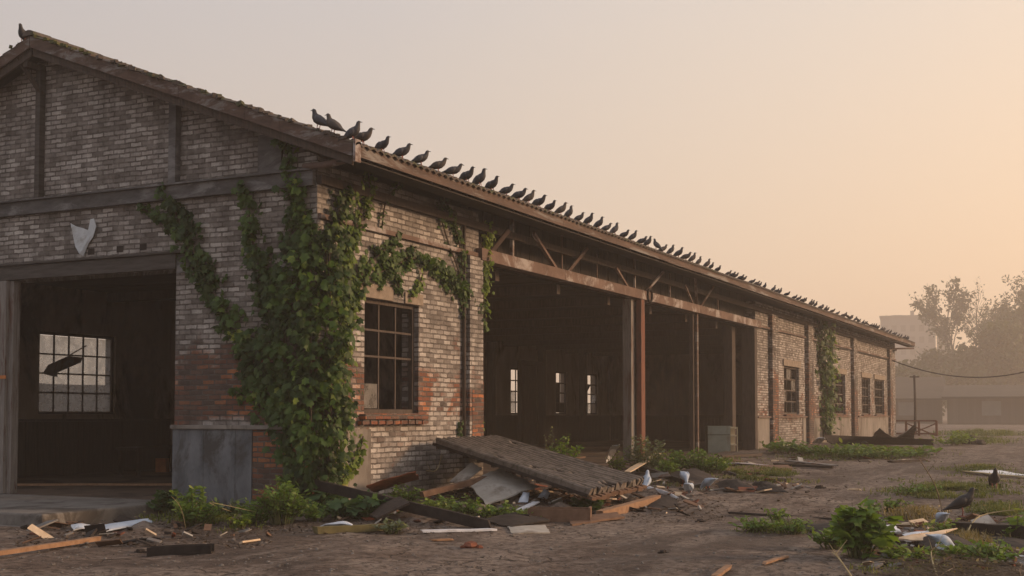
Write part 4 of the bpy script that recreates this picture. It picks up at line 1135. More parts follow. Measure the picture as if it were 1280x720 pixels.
# gravel / clods / leaf litter as stuff
m = MB()
for _ in range(5500):
    px = rnd.uniform(-20, 1300); py = 560+165*rnd.random()**.8
    p = P(px, py)
    if p.x < .2 and p.y > -.3: continue
    if p.x < -2.4 and p.y > -3.6: continue
    rock(m, p, (.006+.020*rnd.random()**4)*(1.6 if rnd.random() < .03 else 1))
tag(m.build('gravel', 'concrete'), 'scattered pebbles and clods over the dirt yard', 'gravel', kind='stuff')
lm = LM()
def litter(x0, x1, y0, y1, n, s=.06):
    for _ in range(n):
        p = P(rnd.uniform(x0, x1), rnd.uniform(y0, y1))
        if p.x < -2.4 and p.y > -3.6: continue
        leaf(lm, p+Vector((0, 0, rnd.uniform(.004, .022))), Vector((0, 0, 1))+rv(.25), rv(1), s*rnd.uniform(.4, 1.4), rnd.random()**1.5, rnd.choice(['oval', 'ivy', 'x']))
litter(20, 340, 655, 685, 1500); litter(340, 620, 640, 668, 1400); litter(620, 900, 615, 655, 1500); litter(880, 1060, 585, 650, 500); litter(1050, 1290, 640, 722, 1700); litter(0, 1280, 600, 722, 1500, .022); litter(950, 1200, 560, 580, 300)
litter(150, 330, 615, 660, 700)
tag(lm.build('leaf_litter', 'litter'), 'dead brown leaves and crumbs over the dirt beside the rubble', 'leaf litter', kind='stuff')
m = {k: MB() for k in ('plank', 'black', 'board', 'rustsheet', 'pale_wood', 'greymetal')}
for (x0, x1, y0, y1, n) in ((420, 700, 615, 656, 260), (640, 880, 600, 645, 240), (480, 640, 596, 625, 60), (1080, 1290, 650, 712, 260), (880, 1010, 598, 618, 50), (960, 1170, 560, 580, 70), (30, 340, 655, 684, 60), (780, 960, 572, 600, 60)):
    for _ in range(n):
        p = P(rnd.uniform(x0, x1), rnd.uniform(y0, y1)); k = rnd.choice(('plank', 'plank', 'black', 'black', 'board', 'rustsheet', 'pale_wood', 'greymetal', 'plank', 'black'))
        a = rnd.uniform(0, 3.14); rot = Matrix.Rotation(a, 3, 'Z') @ Matrix.Rotation(rnd.gauss(0, .22), 3, 'Y') @ Matrix.Rotation(rnd.gauss(0, .4), 3, 'X')
        l = rnd.uniform(.05, .32)*(1.6 if rnd.random() < .12 else 1)
        m[k].box(p+Vector((0, 0, .02+.03*rnd.random())), (l, l*rnd.uniform(.12, .6), rnd.uniform(.006, .03)), rot)
for k, q_ in m.items(): tag(q_.build('rubble', k), 'small splinters and broken bits strewn around the collapsed roof and yard', 'rubble', kind='stuff')
# rubble heaps: mound mesh under the debris
def mound(pts, h, label, seed):
    """irregular low heap of soil along a polyline of ground pixels"""
    m = MB()
    for (px, py, r) in pts:
        c = P(px, py)
        n = 16; rings = []
        for j in range(5):
            t = j/4; rr = r*(1-t)**.7
            rings.append([Vector((c.x+rr*math.cos(a)*(1+.25*mnoise.noise(Vector((math.cos(a)*2, math.sin(a)*2, seed+px)))), c.y+rr*math.sin(a)*(1+.25*mnoise.noise(Vector((math.cos(a)*2, math.sin(a)*2, seed+px+9)))),
                                  c.z-.05+h*t*(1+.3*mnoise.noise(Vector((a, t*3, px)))))) for a in [2*math.pi*k/n for k in range(n)]])
        rings[-1] = [c+Vector((.02*math.cos(2*math.pi*k/n), .02*math.sin(2*math.pi*k/n), h)) for k in range(n)]
        m.loft(rings)
    tag(m.build('soil_heap', 'ground', smooth=True), label, 'soil', kind='stuff')
mound([(400, 640, .9), (450, 645, .8), (520, 648, .8), (590, 640, .9), (640, 630, .8), (700, 640, .6)], .16, 'low heap of soil under the rubble by the wall', 3)
mound([(820, 618, .8), (870, 622, .6), (790, 630, .6), (850, 605, .8)], .12, 'low heap of soil right of the fallen roof', 5)
mound([(1180, 680, .7), (1240, 690, .8), (1120, 700, .6), (1270, 670, .7)], .10, 'low heap of soil in the lower right corner', 8)
mound([(240, 650, .7), (300, 652, .7), (180, 660, .5)], .10, 'low heap of soil at the foot of the grey base panel', 11)

# ------------------------------------------------------------------ plants
def weed(loc, h, r, nst, lpers, size, mat, label, name='weed', kind='oval', lean=.5, group='weeds growing in the rubble'):
    root = empty(name, loc, label=label, cat='weed', group=group)
    st = MB(); lm = LM()
    for s in range(nst):
        a = rnd.uniform(0, 6.28); rr = r*math.sqrt(rnd.random()); base = Vector((.35*rr*math.cos(a), .35*rr*math.sin(a), 0))
        hh = h*rnd.uniform(.45, 1.05)*(1-.35*rr/r); tip = Vector((rr*math.cos(a), rr*math.sin(a), hh))+Vector((rnd.uniform(-.05, .05), rnd.uniform(-.05, .05), 0))
        mid = base.lerp(tip, .5)+Vector((0, 0, hh*.12))
        pts = [base, base.lerp(mid, .5)+Vector((0, 0, .02)), mid, mid.lerp(tip, .6)+Vector((0, 0, hh*.03)), tip]
        st.tube(pts, [.008, .007, .006, .004, .002], 4)
        for k in range(lpers):
            t = .18+.82*(k+rnd.random())/lpers; f = t*4; i = min(3, int(f)); p = pts[i].lerp(pts[i+1], f-i)
            out = Vector((rnd.gauss(0, 1), rnd.gauss(0, 1), rnd.uniform(-.1, .5))).normalized()
            sz = size*rnd.uniform(.55, 1.25)
            leaf(lm, p+out*sz*.55, (Vector((0, 0, 1))+rv(.45)), -out, sz, min(1, max(0, .25+.5*t*rnd.random()+.25*rnd.random())), kind)
    st.build('stem', 'stem', root); lm.build('leaves', mat, root); return root
WD = [
 (242, 658, .62, .45, 50, 16, .085, 'weed', 'bushy light green weed before the grey base panel', 'oval'),
 (207, 640, .42, .30, 22, 10, .12, 'burdock', 'dark leafy weed at the left corner of the base panel', 'ivy'),
 (265, 628, .5, .32, 20, 8, .16, 'burdock', 'dark broad leafed plant against the grey base panel', 'ivy'),
 (302, 660, .22, .24, 14, 8, .09, 'ivy_light', 'small yellow green sprout right of the bushy weed', 'oval'),
 (352, 655, .75, .42, 60, 16, .085, 'weed', 'tall feathery green weed at the foot of the ivy', 'oval'),
 (408, 644, .42, .30, 14, 5, .26, 'burdock', 'broad rounded leaves left of the charred beam', 'ivy'),
 (437, 650, .38, .28, 12, 5, .28, 'burdock', 'broad burdock rosette below the charred beam', 'ivy'),
 (467, 648, .42, .26, 12, 6, .22, 'burdock', 'rosette of jagged leaves under the charred beam', 'ivy'),
 (490, 667, .24, .22, 18, 9, .075, 'sage', 'pale leafy tuft in front of the charred beam', 'oval'),
 (440, 622, .45, .4, 34, 12, .085, 'ivy_light', 'yellow green weed spilling from the ivy foot', 'oval'),
 (480, 598, .40, .25, 14, 9, .07, 'sage', 'thin greyish sprigs at the wall base', 'oval'),
 (508, 632, .40, .32, 34, 12, .085, 'weed', 'green weed between the charred beam and rust sheet', 'oval'),
 (553, 594, .45, .26, 18, 9, .10, 'ivy', 'green weed in the shade at the upper corner of fallen roof', 'oval'),
 (552, 640, .30, .26, 26, 10, .075, 'weed', 'low green weed left of the large grey board', 'oval'),
 (585, 645, .34, .28, 26, 10, .08, 'weed', 'leafy green weed before the large grey board', 'oval'),
 (612, 648, .24, .28, 26, 10, .065, 'weed', 'low fuzzy weed at the lower edge of the grey board', 'oval'),
 (655, 652, .22, .26, 26, 10, .065, 'weed', 'low fuzzy weed between the grey board and brown tray', 'oval'),
 (733, 640, .34, .30, 14, 7, .15, 'burdock', 'broad leafed weed under the front edge of the fallen roof', 'ivy'),
 (702, 598, 1.05, .42, 46, 14, .11, 'weed', 'tall bright weed rising behind the fallen roof', 'oval'),
 (692, 596, 1.3, .25, 9, 14, .07, 'sage', 'pale flowering stalks behind the fallen roof', 'oval'),
 (770, 592, .50, .28, 22, 10, .085, 'ivy_light', 'yellow green weed below the curled white scrap', 'oval'),
 (806, 590, .95, .50, 44, 14, .095, 'sage', 'pale flowering bush at the foot of the red post', 'oval'),
 (840, 590, .55, .55, 44, 14, .095, 'weed', 'green bush right of the red post', 'oval'),
 (872, 592, .60, .55, 44, 14, .095, 'weed', 'bright green bush before the thin post', 'oval'),
 (893, 596, .50, .45, 36, 12, .095, 'weed', 'green bush left of the lavender tarp', 'oval'),
 (1072, 698, .72, .36, 30, 9, .17, 'weed', 'large broad leafed weed in the lower right foreground', 'ivy'),
 (1040, 686, .32, .28, 20, 9, .11, 'weed', 'low leafy weed left of the large foreground weed', 'oval'),
 (945, 664, .24, .28, 26, 9, .075, 'weed', 'low green tuft on bare dirt, leftmost in the foreground', 'oval'),
 (990, 668, .26, .30, 28, 9, .080, 'weed', 'low green tuft on bare dirt beside the thin batten', 'oval'),
 (970, 655, .28, .16, 14, 9, .070, 'weed', 'small upright green tuft on bare dirt', 'oval'),
 (1130, 705, .24, .36, 26, 9, .085, 'ivy_light', 'yellow green creeping weed below the cream board', 'oval'),
 (1200, 700, .22, .36, 26, 9, .085, 'weed', 'creeping weed below the blue grey sheet', 'oval'),
 (1240, 706, .28, .36, 26, 9, .085, 'weed', 'creeping weed near the lower right corner', 'oval'),
 (1272, 678, .40, .22, 16, 8, .12, 'weed', 'upright leafy weed at the right edge', 'oval'),
 (1185, 672, .28, .3, 22, 9, .07, 'ivy_light', 'fine yellow green weed beside the pecking bird', 'oval'),
 (980, 568, .55, .8, 30, 10, .16, 'weed', 'green bush at the foot of the first far pilaster', 'oval'),
 (1020, 570, .42, 1.0, 34, 10, .16, 'weed', 'green bush before the far ivy column', 'oval'),
 (1062, 573, .5, 1.1, 34, 10, .17, 'weed', 'green bush before the second far window', 'oval'),
 (1100, 573, .4, 1.1, 34, 10, .17, 'weed', 'green bush before the bent grey sheets', 'oval'),
 (1140, 572, .38, 1.0, 30, 10, .17, 'weed', 'green bush before the railing', 'oval'),
 (1188, 556, .7, 1.2, 30, 10, .2, 'ivy_light', 'yellowish bush right of the railing', 'oval'),
 (318, 655, .4, .3, 26, 11, .09, 'weed', 'round green weed between the yellow sprout and the tall feathery weed', 'oval'),
 (285, 648, .35, .3, 20, 10, .09, 'sage', 'greyish weed right of the bushy weed at the panel foot', 'oval'),
 (392, 652, .3, .3, 24, 10, .08, 'weed', 'low weed at the left end of the olive beam', 'oval'),
 (632, 648, .3, .25, 24, 10, .075, 'weed', 'leafy weed just above the lone pale rounded board', 'oval'),
 (530, 645, .3, .28, 24, 10, .08, 'ivy_light', 'yellow green weed beside the middle of the charred beam', 'oval'),
 (835, 598, .4, .4, 30, 10, .09, 'weed', 'green weed behind the rearmost pale bird', 'oval'),
 (1110, 640, .28, .35, 26, 9, .075, 'weed', 'low green weed behind the white torn sheets', 'oval'),
 (1150, 618, .22, .5, 30, 9, .075, 'weed', 'spreading weed in the grass left of the upright black bird', 'oval'),
 (325, 600, .45, .22, 14, 9, .11, 'ivy', 'ivy shoot at the brick corner beside the base panel', 'ivy'),
]
for px, py, h, r, ns, lp, sz, mt, lb, kd in WD:
    weed(P(px, py), h, r, ns, lp, sz, mt, lb, kind=kd)

def grass(label, regs, mat='grass', hmul=1.0, name='grass'):
    lm = LM()
    for (x0, x1, y0, y1, n, h) in regs:
        for _ in range(int(n*1.7)):
            e = abs(rnd.gauss(0, .55)); a_ = rnd.uniform(0, 6.283)
            if e > 1.15: continue
            p = P((x0+x1)/2+(x1-x0)*.52*e*math.cos(a_)*1.1, max(542, (y0+y1)/2+(y1-y0)*.55*e*math.sin(a_)))
            if mnoise.noise(Vector((p.x*.9, p.y*.9, 2))) < -.12+.25*e: continue
            if p.x < .3 and p.y > 0: continue
            if rnd.random() < .45:
                leaf(lm, p+Vector((0, 0, h*rnd.uniform(.05, .55))), Vector((0, 0, 1))+rv(.5), rv(1), .25*h+.02*rnd.random(), min(1, max(0, rnd.random()*.8+.4*mnoise.noise(p*.8))), 'oval'); continue
            hh = h*hmul*rnd.uniform(.25, 1.0)*(1-.3*e); a = rnd.uniform(0, 6.28); d = Vector((math.cos(a), math.sin(a), 0)); s = Vector((-d.y, d.x, 0))*(.006+hh*.03)
            b = p-Vector((0, 0, .01)); t1 = b+Vector((0, 0, hh*.6))+d*hh*.15; t2 = b+Vector((0, 0, hh))+d*hh*rnd.uniform(.2, .6)
            lm.add([b-s, b+s, t1+s*.7, t1-s*.7, t2], [(0, 1, 2, 3), (3, 2, 4)]); v = min(1, max(0, rnd.random()*.75+.4*mnoise.noise(p*.8))); lm.a += [v]*5
    tag(lm.build(name, mat), label, name.replace('_', ' '), kind='stuff')
grass('olive grass patch between the birds and the tarp', [(905, 1022, 588, 606, 4200, .16), (880, 960, 586, 600, 1500, .18)])
grass('grass growing across the right side of the track', [(1095, 1290, 600, 628, 6500, .15), (1165, 1290, 580, 600, 1800, .14), (1200, 1290, 626, 655, 2500, .14)])
grass('weedy grass along the foot of the far wall', [(955, 1180, 558, 578, 5000, .2), (850, 960, 570, 590, 1500, .16), (1170, 1290, 548, 556, 2500, .3)])
grass('thin grass in the lower right corner', [(1020, 1290, 676, 722, 2600, .12), (925, 1020, 652, 672, 900, .12)])
grass('grass among the rubble near the wall', [(180, 340, 635, 664, 2200, .18), (390, 700, 625, 655, 3200, .16), (440, 560, 600, 625, 900, .2), (820, 905, 600, 616, 800, .14)])
grass('dry brown grass tangled in the lower right heap', [(1130, 1290, 640, 722, 2600, .20), (1090, 1200, 636, 655, 700, .22), (225, 262, 640, 660, 120, .45)], 'drygrass', name='dry_grass')
grass('distant green verge below the far shed', [(1170, 1290, 541.5, 546, 5000, .5)])
# twigs
TW = [((1183, 660, .0), (1170, 610, .55), (1148, 570, 1.1), .012, 'thin bare twig standing in the right foreground'),
      ((1142, 652, 0), (1130, 630, .25), (1122, 612, .45), .008, 'short bare twig left of the thin standing twig'),
      ((1090, 643, 0), (1075, 625, .15), (1072, 605, .3), .007, 'bent dry twig on the open dirt'),
      ((1205, 680, .05), (1225, 645, .25), (1295, 635, .35), .012, 'arching pale twig behind the charred beam'),
      ((1172, 722, .0), (1164, 690, .2), (1180, 680, .3), .01, 'dry stalk in the lower right heap'),
      ((232, 660, 0), (226, 635, .3), (214, 620, .5), .006, 'dry straw stalk leaning left in the bushy weed'),
      ((290, 640, .1), (262, 628, .4), (320, 640, .2), .006, 'arching dry stalk beside the base panel'),
      ((345, 610, .3), (350, 590, .6), (322, 600, .4), .006, 'thin looping stalk in front of the ivy foot'),
      ((525, 590, .4), (545, 588, .5), (552, 570, .7), .012, 'pale broken twig at the upper corner of the fallen roof'),
      ((1065, 722, 0), (1050, 700, .15), (1040, 690, .2), .012, 'pale stick below the large foreground weed')]
for a, b, c, r, lb in TW:
    m = MB(); pts = catmull([tuple(P(*a)), tuple(P(*b)), tuple(P(*c))], 6); n = len(pts)
    m.tube(pts, [r*(1-.7*i/n) for i in range(n)], 5)
    for k in (4, 7, 9):
        q = Vector(pts[k]); m.tube([q, q+Vector((rnd.uniform(-.1, .1), rnd.uniform(-.1, .1), .12))*(r/.01)], [r*.4, r*.15], 4)
    tag(m.build('twig', 'drystraw' if 'pale' in lb or 'straw' in lb or 'stalk' in lb else 'twig', origin=P(*a)), lb, 'twig')
# tangled straw in lower right as one heap
m = MB()
for _ in range(240):
    p = P(rnd.uniform(1130, 1290), rnd.uniform(690, 724), .03+.06*rnd.random()); a = rnd.gauss(2.6, .5); l = rnd.uniform(.15, .5)
    m.tube([p, p+Vector((math.cos(a)*l*.5, math.sin(a)*l*.5, .03)), p+Vector((math.cos(a)*l, math.sin(a)*l, rnd.uniform(-.03, .05)))], .004, 3)
tag(m.build('straw', 'twig'), 'matted straw and fine twigs in the lower right corner', 'straw', kind='stuff')

# ------------------------------------------------------------------ cabinet and small things indoors
cb = empty('metal_cabinet', (0, 0, 0), label='dull green metal cabinet with a lit open shelf side, standing in the third bay', cat='cabinet')
c0 = P(886, 570); 
d = ray(905, 568); t = (.03-CAM.z)/d.z; pc = CAM+d*t
cb.location = pc; cb.rotation_euler = (0, 0, R(26))
m = MB(); m.b2((-.50, -.02, 0), (.20, .02, .85)); m.b2((-.50, .023, 0), (-.46, .55, .85)); m.b2((-.50, .02, .853), (.25, .57, .88)); m.b2((-.47, .52, 0), (.2, .55, .85)); m.build('body', 'cabinet', cb)
m = MB(); m.b2((-.52, -.035, .60), (.20, -.022, .62)); m.build('trim', 'dark_wood', cb)
m = MB()
for z in (0.02, .28, .56, .80): m.b2((.203, -.02, z), (.42, .5, z+.04))
m.b2((.40, -.02, .0), (.43, .02, .85)); m.b2((.203, .46, .0), (.42, .5, .85)); build_each(m, 'shelf', 'cream', cb)
# orange crate indoors left
q = onX(203, 583, -9.5); 
d = ray(203, 590); t = (-.15-CAM.z)/d.z; q = CAM+d*t
ob = empty('small_crate', q, R(20), label='small orange crate on the floor inside the left doorway', cat='crate')
for (c, s) in (((0, -.11, .17), (.26, .02, .34)), ((0, .11, .17), (.26, .02, .34)), ((-.12, 0, .17), (.02, .198, .34)), ((.12, 0, .17), (.02, .198, .34))):
    m = MB(); m.box(c, s); m.build('panel', 'rust_orange', ob)
bn = []
# bench / workbench silhouettes indoors
wb = empty('workbench', (-9.6, 6.9, -.15), R(0), label='dark low bench against the wall inside the left doorway', cat='bench')
m = MB(); m.box((0, 0, .62), (.7, 1.9, .06)); m.build('top', 'wainscot', wb)
for x in (-.28, .28):
    for y in (-.85, .85): m = MB(); m.box((x, y, .295), (.07, .07, .59)); m.build('leg', 'wainscot', wb)
m = MB(); 
for i in range(9):
    a = rnd.uniform(-.25, .25)
tag(plank('plank', 'orange', (-8.6, 1.6, -.12), (-5.2, 3.4, -.12), .16, .04, 'long brown board on the floor inside the left doorway'), None, None)

# ------------------------------------------------------------------ railing, pole, wires
rl = empty('railing', P(1145, 552), label='rusty low railing with crossed braces at the far corner of the warehouse', cat='railing')
inv = Matrix.Translation(-rl.location)
DR = 72.0
A1, A2, A3, A4 = far(1116, 551, DR), far(1133, 551, DR), far(1149, 552, DR), far(1171, 554, DR)
def hz(p, py): return Vector((p.x, p.y, far(1140, py, DR).z))
gb = {id(a): gz(a.x, a.y) for a in (A1, A2, A3, A4)}
for a in (A2, A3, A4):
    m = MB(); m.bar((a.x, a.y, gz(a.x, a.y)-.1), hz(a, 526), .12, .12); m.build('post', 'rustpost', rl).matrix_parent_inverse = inv
for py in (526, 542):
    m = MB(); m.bar(hz(A1, py), hz(A4, py), .08, .09); m.build('rail', 'rustpost', rl).matrix_parent_inverse = inv
for a, b in ((A2, A4), (A4, A2)):
    m = MB(); p1 = hz(a, 529); p2 = hz(b, 545); m.bar(p1+Vector((.0, -.07, 0)) if a is A2 else p1, p2+Vector((.0, -.07, 0)) if a is A2 else p2, .07, .07); m.build('brace', 'rustpost', rl).matrix_parent_inverse = inv
pp = far(1144, 548, 76); g = gz(pp.x, pp.y)
pl = empty('pole', (pp.x, pp.y, g), label='slim dark pole with a small crossbar behind the railing', cat='pole')
top = far(1144, 469, 76).z-g
m = MB(); m.tube([(0, 0, -.2), (.03, 0, top*.5), (0, 0, top)], [.09, .075, .06], 8); m.build('shaft', 'dark_wood', pl, smooth=True)
m = MB(); m.bar((-.25, -.1, top-.1), (.25, .1, top-.1), .07, .07); m.build('crossbar', 'dark_wood', pl)
def cable(a, b, sag, label, r=.03):
    a = Vector(a); b = Vector(b); m = MB()
    m.tube([a.lerp(b, i/24)-Vector((0, 0, sag*4*(i/24)*(1-i/24))) for i in range(25)], r, 5)
    tag(m.build('power_cable', 'wire', origin=a), label, 'cable')
cable(onX(1114, 450, .1), far(1340, 444, 76), 1.1, 'sagging black cable strung from the far corner of the warehouse to the right', .035)
m = MB(); pts = [onX(x, y, .05) for x, y in ((945, 408), (965, 413), (985, 417), (1006, 421), (1040, 434), (1062, 437), (1085, 443), (1112, 450))]
m.tube(pts, .025, 5); tag(m.build('wall_cable', 'wire', origin=pts[0]), 'thin cable drooping along the top of the far brick section', 'cable')
# post carrying the cable beyond frame
q = far(1340, 560, 76); m = MB(); m.tube([(q.x, q.y, -.3), (q.x, q.y, far(1340, 440, 76).z)], [.13, .09], 8); tag(m.build('utility_pole', 'dark_wood', origin=(q.x, q.y, 0)), 'plain wooden pole carrying the sagging cable beyond the right edge', 'pole')

# ------------------------------------------------------------------ background
def block(name, label, px0, px1, ytop, dist, depth, mat, floors, bays, cat='building'):
    a = far(px0, 519, dist); b = far(px1, 519, dist); top = far((px0+px1)/2, ytop, dist).z
    w = (b-a).length; ang = math.atan2(b.y-a.y, b.x-a.x)
    root = empty(name, (a.x, a.y, 0), ang, label=label, cat=cat)
    m = MB(); m.b2((0, 0, -.5), (w, depth, top)); m.build('wall', mat, root)
    m = MB(); m.b2((-.3, -.3, top+.003), (w+.3, depth+.3, top+.5)); m.build('roof', mat, root)
    m = MB(); m.b2((w*.55, depth*.3, top+.503), (w*.62, depth*.6, top+2.4)); m.b2((w*.2, depth*.3, top+.503), (w*.4, depth*.7, top+1.1)); m.build('roof_plant', mat, root)
    for f in range(floors):
        m = MB(); z = 2+(top-3)*f/floors
        for k in range(bays):
            x = w*(k+.5)/bays; m.b2((x-w/bays*.28, -.06, z), (x+w/bays*.28, -.004, z+(top/floors)*.5))
        build_each(m, 'window', 'farwin', root)
    return root
block('apartment_block', 'tall hazy apartment block, the larger grey one behind the roof end', 1102, 1171, 396, 400, 20, 'tower', 8, 6)
block('apartment_block', 'narrower lower hazy block joined right of the tall apartment block', 1172.5, 1187, 411, 405, 18, 'tower', 7, 2)
# far shed
def shed(name, label, px0, px1, yeave, yridge, dist, depth):
    a = far(px0, 519, dist); b = far(px1, 519, dist); ze = far(px0, yeave, dist).z; zr = far(px0, yridge, dist+depth/2).z
    w = (b-a).length; ang = math.atan2(b.y-a.y, b.x-a.x)
    root = empty(name, (a.x, a.y, 0), ang, label=label, cat='shed')
    m = MB(); x = 0
    while x < w:
        m.b2((x, (.0 if int(x/.6) % 2 else .08), -.5), (min(x+.598, w), .2, ze)); x += .6
    m.b2((0, .203, -.5), (w, depth, ze)); m.build('wall', 'siding', root)
    m = MB(); v = [(-.6, -.8, ze-.05), (w+.6, -.8, ze-.05), (w+.6, depth/2, zr), (-.6, depth/2, zr), (-.6, depth+.8, ze-.05), (w+.6, depth+.8, ze-.05)]
    v2 = [(x, y, z+.25) for x, y, z in v]
    m.add(v+v2, [(0, 1, 2, 3), (3, 2, 5, 4), (6, 9, 8, 7), (9, 10, 11, 8), (0, 6, 7, 1), (4, 5, 11, 10), (0, 3, 9, 6), (3, 4, 10, 9), (1, 7, 8, 2), (2, 8, 11, 5)])
    m.build('roof', 'shedroof', root)
    for k in range(1):
        m = MB(); m.b2((4+k*9, -.05, 1.2), (6.2+k*9, -.004, 3)); m.build('window', 'farwin', root)
shed('storage_shed', 'long low sided shed in the haze at the right edge', 1184, 1330, 498, 484, 160, 18)
shed('storage_shed', 'hazy low shed between the warehouse corner and the slim pole', 1085, 1178, 500, 474, 175, 18)

def tree(loc, h, cr, trunk_h, label, leafn, size, seed, spread=.55, dens=1.0, levels=4, bare=.0, lean=0, cluster=.9):
    rs = random.Random(seed)
    root = empty('tree', loc, label=label, cat='tree')
    br = MB(); lm = LM(); tips = []
    def grow(p, d, ln, r, lv):
        pts = [p]; q = p; dd = d
        for i in range(4):
            dd = (dd+Vector((rs.gauss(0, .13), rs.gauss(0, .13), rs.gauss(.03, .08)))).normalized(); q = q+dd*ln/4; pts.append(q)
        br.tube(pts, [r*(1-.4*i/4) for i in range(5)], 6 if lv > 1 else 4)
        if lv <= 1: tips.append((q, ln, dd)); tips.append((pts[2], ln, dd))
        if lv == 0: return
        for k in range(rs.choice((2, 3, 3))+(1 if lv > 2 else 0)):
            a = rs.uniform(0, 6.28); sp = rs.uniform(.35, 1.0)*spread*1.6
            nd = (dd+Vector((math.cos(a), math.sin(a), rs.uniform(-.1, .35)))*sp).normalized()
            grow(pts[rs.choice((2, 3, 4, 4))], nd, ln*rs.uniform(.55, .8), r*.5, lv-1)
    grow(Vector((0, 0, -.3)), Vector((lean, 0, 1)).normalized(), h*trunk_h, h*.022, levels)
    zs = max(v[2] for v in br.v); s = h/zs; cluster /= s; size /= s
    for (q, ln, dd) in tips:
        if rs.random() < bare: continue
        cr_ = cluster*rs.uniform(.5, 1.3)
        for _ in range(int(leafn*rs.uniform(.4, 1.3))):
            o = Vector((rs.gauss(0, .5), rs.gauss(0, .5), rs.gauss(0, .38)))*cr_
            p = q+o; leaf(lm, p, rv(1)+Vector((0, 0, .6)), rv(1), size*rs.uniform(.5, 1.3), rs.random(), 'oval')
    br.build('trunk', 'bark', root, smooth=True); lm.build('crown', 'treeleaf', root)
    root.scale = (s, s, s)
    return root
def gfar(px, dist):
    p = far(px, 519, dist); p.z = gz(p.x, p.y); return p
def topz(py, dist): return far(1200, py, dist).z
TD = 250
def T(px, py, dd, seed, th, label, leafn, size, sp, **k):
    tree(gfar(px, dd), topz(py, dd), seed, th, label, leafn, size, seed, sp, **k)
T(1219, 346, 262, 5, .46, 'open tree with clumped foliage and visible forked limbs, left of the dense tree', 26, .7, .17, bare=.3, cluster=1.1)
T(1286, 380, 240, 8, .30, 'large dense dark tree, the biggest crown at the right', 80, 1.0, .40, cluster=2.6)
T(1306, 352, 250, 7, .32, 'dense tree cut off by the right edge of the picture', 50, .9, .6, cluster=2.4)
T(1241, 338, 265, 9, .46, 'nearly bare tree rising above the dense crowns', 9, .6, .2, bare=.3, cluster=1.3, levels=5)
T(1268, 346, 270, 12, .46, 'bare branched tree behind the dense crown near the right edge', 3, .6, .25, bare=.6, cluster=.9, levels=5)
T(1250, 412, 225, 14, .26, 'low bushy tree in front of the open tree', 60, .9, .40, cluster=2.4)
T(1168, 454, 240, 15, .25, 'small hazy tree below the narrow apartment block', 46, .8, .6, cluster=2.0, levels=3)
T(1132, 458, 250, 16, .25, 'small hazy tree just right of the roof end', 44, .8, .6, cluster=2.0, levels=3)
T(1192, 440, 235, 17, .25, 'small hazy tree between the narrow block and the dense trees', 50, .8, .5, cluster=2.0, levels=3)
LB = ['low hazy shrubbery tree nearest the warehouse corner', 'low hazy tree behind the slim pole', 'low hazy tree behind the gap between the sheds', 'low hazy tree behind the right shed', 'low hazy tree at the right end of the shed roof']
for k, px in enumerate((1120, 1150, 1195, 1240, 1278)):
    T(px, 466, 215+3*k, 80+k, .16, LB[k], 70, 1.1, .9, cluster=2.8, levels=3)

# ------------------------------------------------------------------ haze
m = MB(); m.b2((-262, -72, -2), (262, 605, 52)); hz_o = m.build('haze', 'wire'); tag(hz_o, 'warm morning haze filling the yard', 'haze', kind='stuff')
hm = bpy.data.materials.new('morning_haze'); hm.use_nodes = True; nt = hm.node_tree; nt.nodes.clear()
out = nt.nodes.new('ShaderNodeOutputMaterial'); pv = nt.nodes.new('ShaderNodeVolumePrincipled')
pv.inputs['Color'].default_value = (.95, .86, .77, 1); pv.inputs['Density'].default_value = .0019; pv.inputs['Anisotropy'].default_value = .3
nt.links.new(pv.outputs[0], out.inputs['Volume']); hz_o.data.materials.clear(); hz_o.data.materials.append(hm)

# ------------------------------------------------------------------ sky, sun, camera
SUN_AZ = R(58)      # from +Y towards +X
SUN_EL = R(13)
w = bpy.data.worlds.new('World'); S.world = w; w.use_nodes = True; nt = w.node_tree; nt.nodes.clear()
out = nt.nodes.new('ShaderNodeOutputWorld'); bg = nt.nodes.new('ShaderNodeBackground')
sky = nt.nodes.new('ShaderNodeTexSky'); sky.sky_type = 'NISHITA'; sky.sun_disc = False
sky.sun_elevation = SUN_EL; sky.sun_rotation = SUN_AZ; sky.air_density = 1.5; sky.dust_density = 6; sky.ozone_density = 1
tc = nt.nodes.new('ShaderNodeTexCoord')
sd = Vector((math.sin(R(30)), math.cos(R(30)), 0))
dp = nt.nodes.new('ShaderNodeVectorMath'); dp.operation = 'DOT_PRODUCT'; nt.links.new(tc.outputs['Generated'], dp.inputs[0]); dp.inputs[1].default_value = sd
sp = nt.nodes.new('ShaderNodeSeparateXYZ'); nt.links.new(tc.outputs['Generated'], sp.inputs[0])
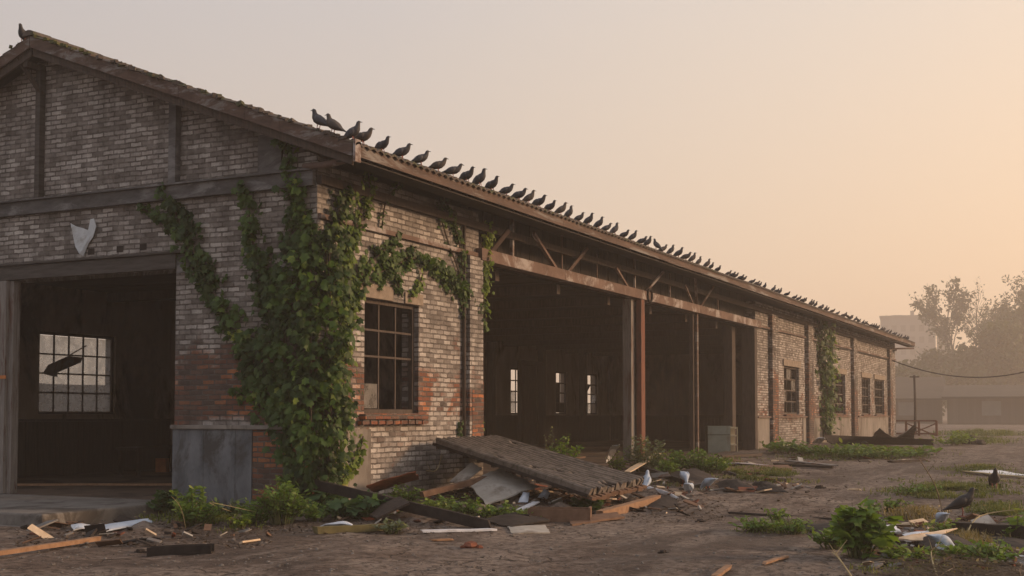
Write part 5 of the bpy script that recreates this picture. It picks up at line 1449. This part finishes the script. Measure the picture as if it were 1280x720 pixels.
side = ramp(nt, math_n(nt, 'ADD', math_n(nt, 'MULTIPLY', dp.outputs['Value'], .5), .5), [(.0, (.33, .33, .37)), (.5, (.37, .365, .39)), (.72, (.47, .44, .43)), (.86, (.61, .53, .46)), (1., (.80, .62, .46))])
hor = ramp(nt, math_n(nt, 'ADD', math_n(nt, 'MULTIPLY', dp.outputs['Value'], .5), .5), [(.0, (.40, .35, .34)), (.6, (.50, .42, .35)), (.80, (.66, .50, .35)), (1., (.94, .60, .32))])
up = ramp(nt, sp.outputs[2], [(.0, 0.), (.32, 1.)])
haze = mixc(nt, up, hor, side)
zen = ramp(nt, sp.outputs[2], [(.3, 0.), (.9, .8)])
haze = mixc(nt, zen, haze, (.50, .50, .54))
nz = nt.nodes.new('ShaderNodeVectorMath'); nz.operation = 'SCALE'; nz.inputs['Scale'].default_value = .10; nt.links.new(sky.outputs[0], nz.inputs[0])
fin = mixc(nt, .85, nz.outputs[0], haze)
# bring to the recommended 0.1 strength
sc10 = nt.nodes.new('ShaderNodeVectorMath'); sc10.operation = 'SCALE'; sc10.inputs['Scale'].default_value = 10.0; nt.links.new(fin, sc10.inputs[0])
nt.links.new(sc10.outputs[0], bg.inputs['Color']); bg.inputs['Strength'].default_value = .15
nt.links.new(bg.outputs[0], out.inputs['Surface'])

sl = bpy.data.lights.new('sun', 'SUN'); sl.energy = 4.6; sl.angle = R(11); sl.color = (1., .64, .38)
so = bpy.data.objects.new('sun', sl); C.objects.link(so)
sv = Vector((math.sin(SUN_AZ)*math.cos(SUN_EL), math.cos(SUN_AZ)*math.cos(SUN_EL), math.sin(SUN_EL)))
so.rotation_euler = sv.to_track_quat('Z', 'Y').to_euler(); so.location = (30, 30, 30)

cam = bpy.data.cameras.new('camera'); co = bpy.data.objects.new('camera', cam); C.objects.link(co)
co.location = CAM; co.rotation_euler = (math.pi/2+PITCH, 0, YAW)
cam.sensor_width = 36; cam.lens = F/1280*36; cam.shift_y = 92.5/1280; cam.clip_end = 1500; cam.clip_start = .1
S.camera = co
S.render.resolution_x = 1024; S.render.resolution_y = 576
S.view_settings.view_transform = 'Standard'; S.view_settings.look = 'None'; S.view_settings.exposure = 0; S.view_settings.gamma = 1
S.cycles.volume_bounces = 1
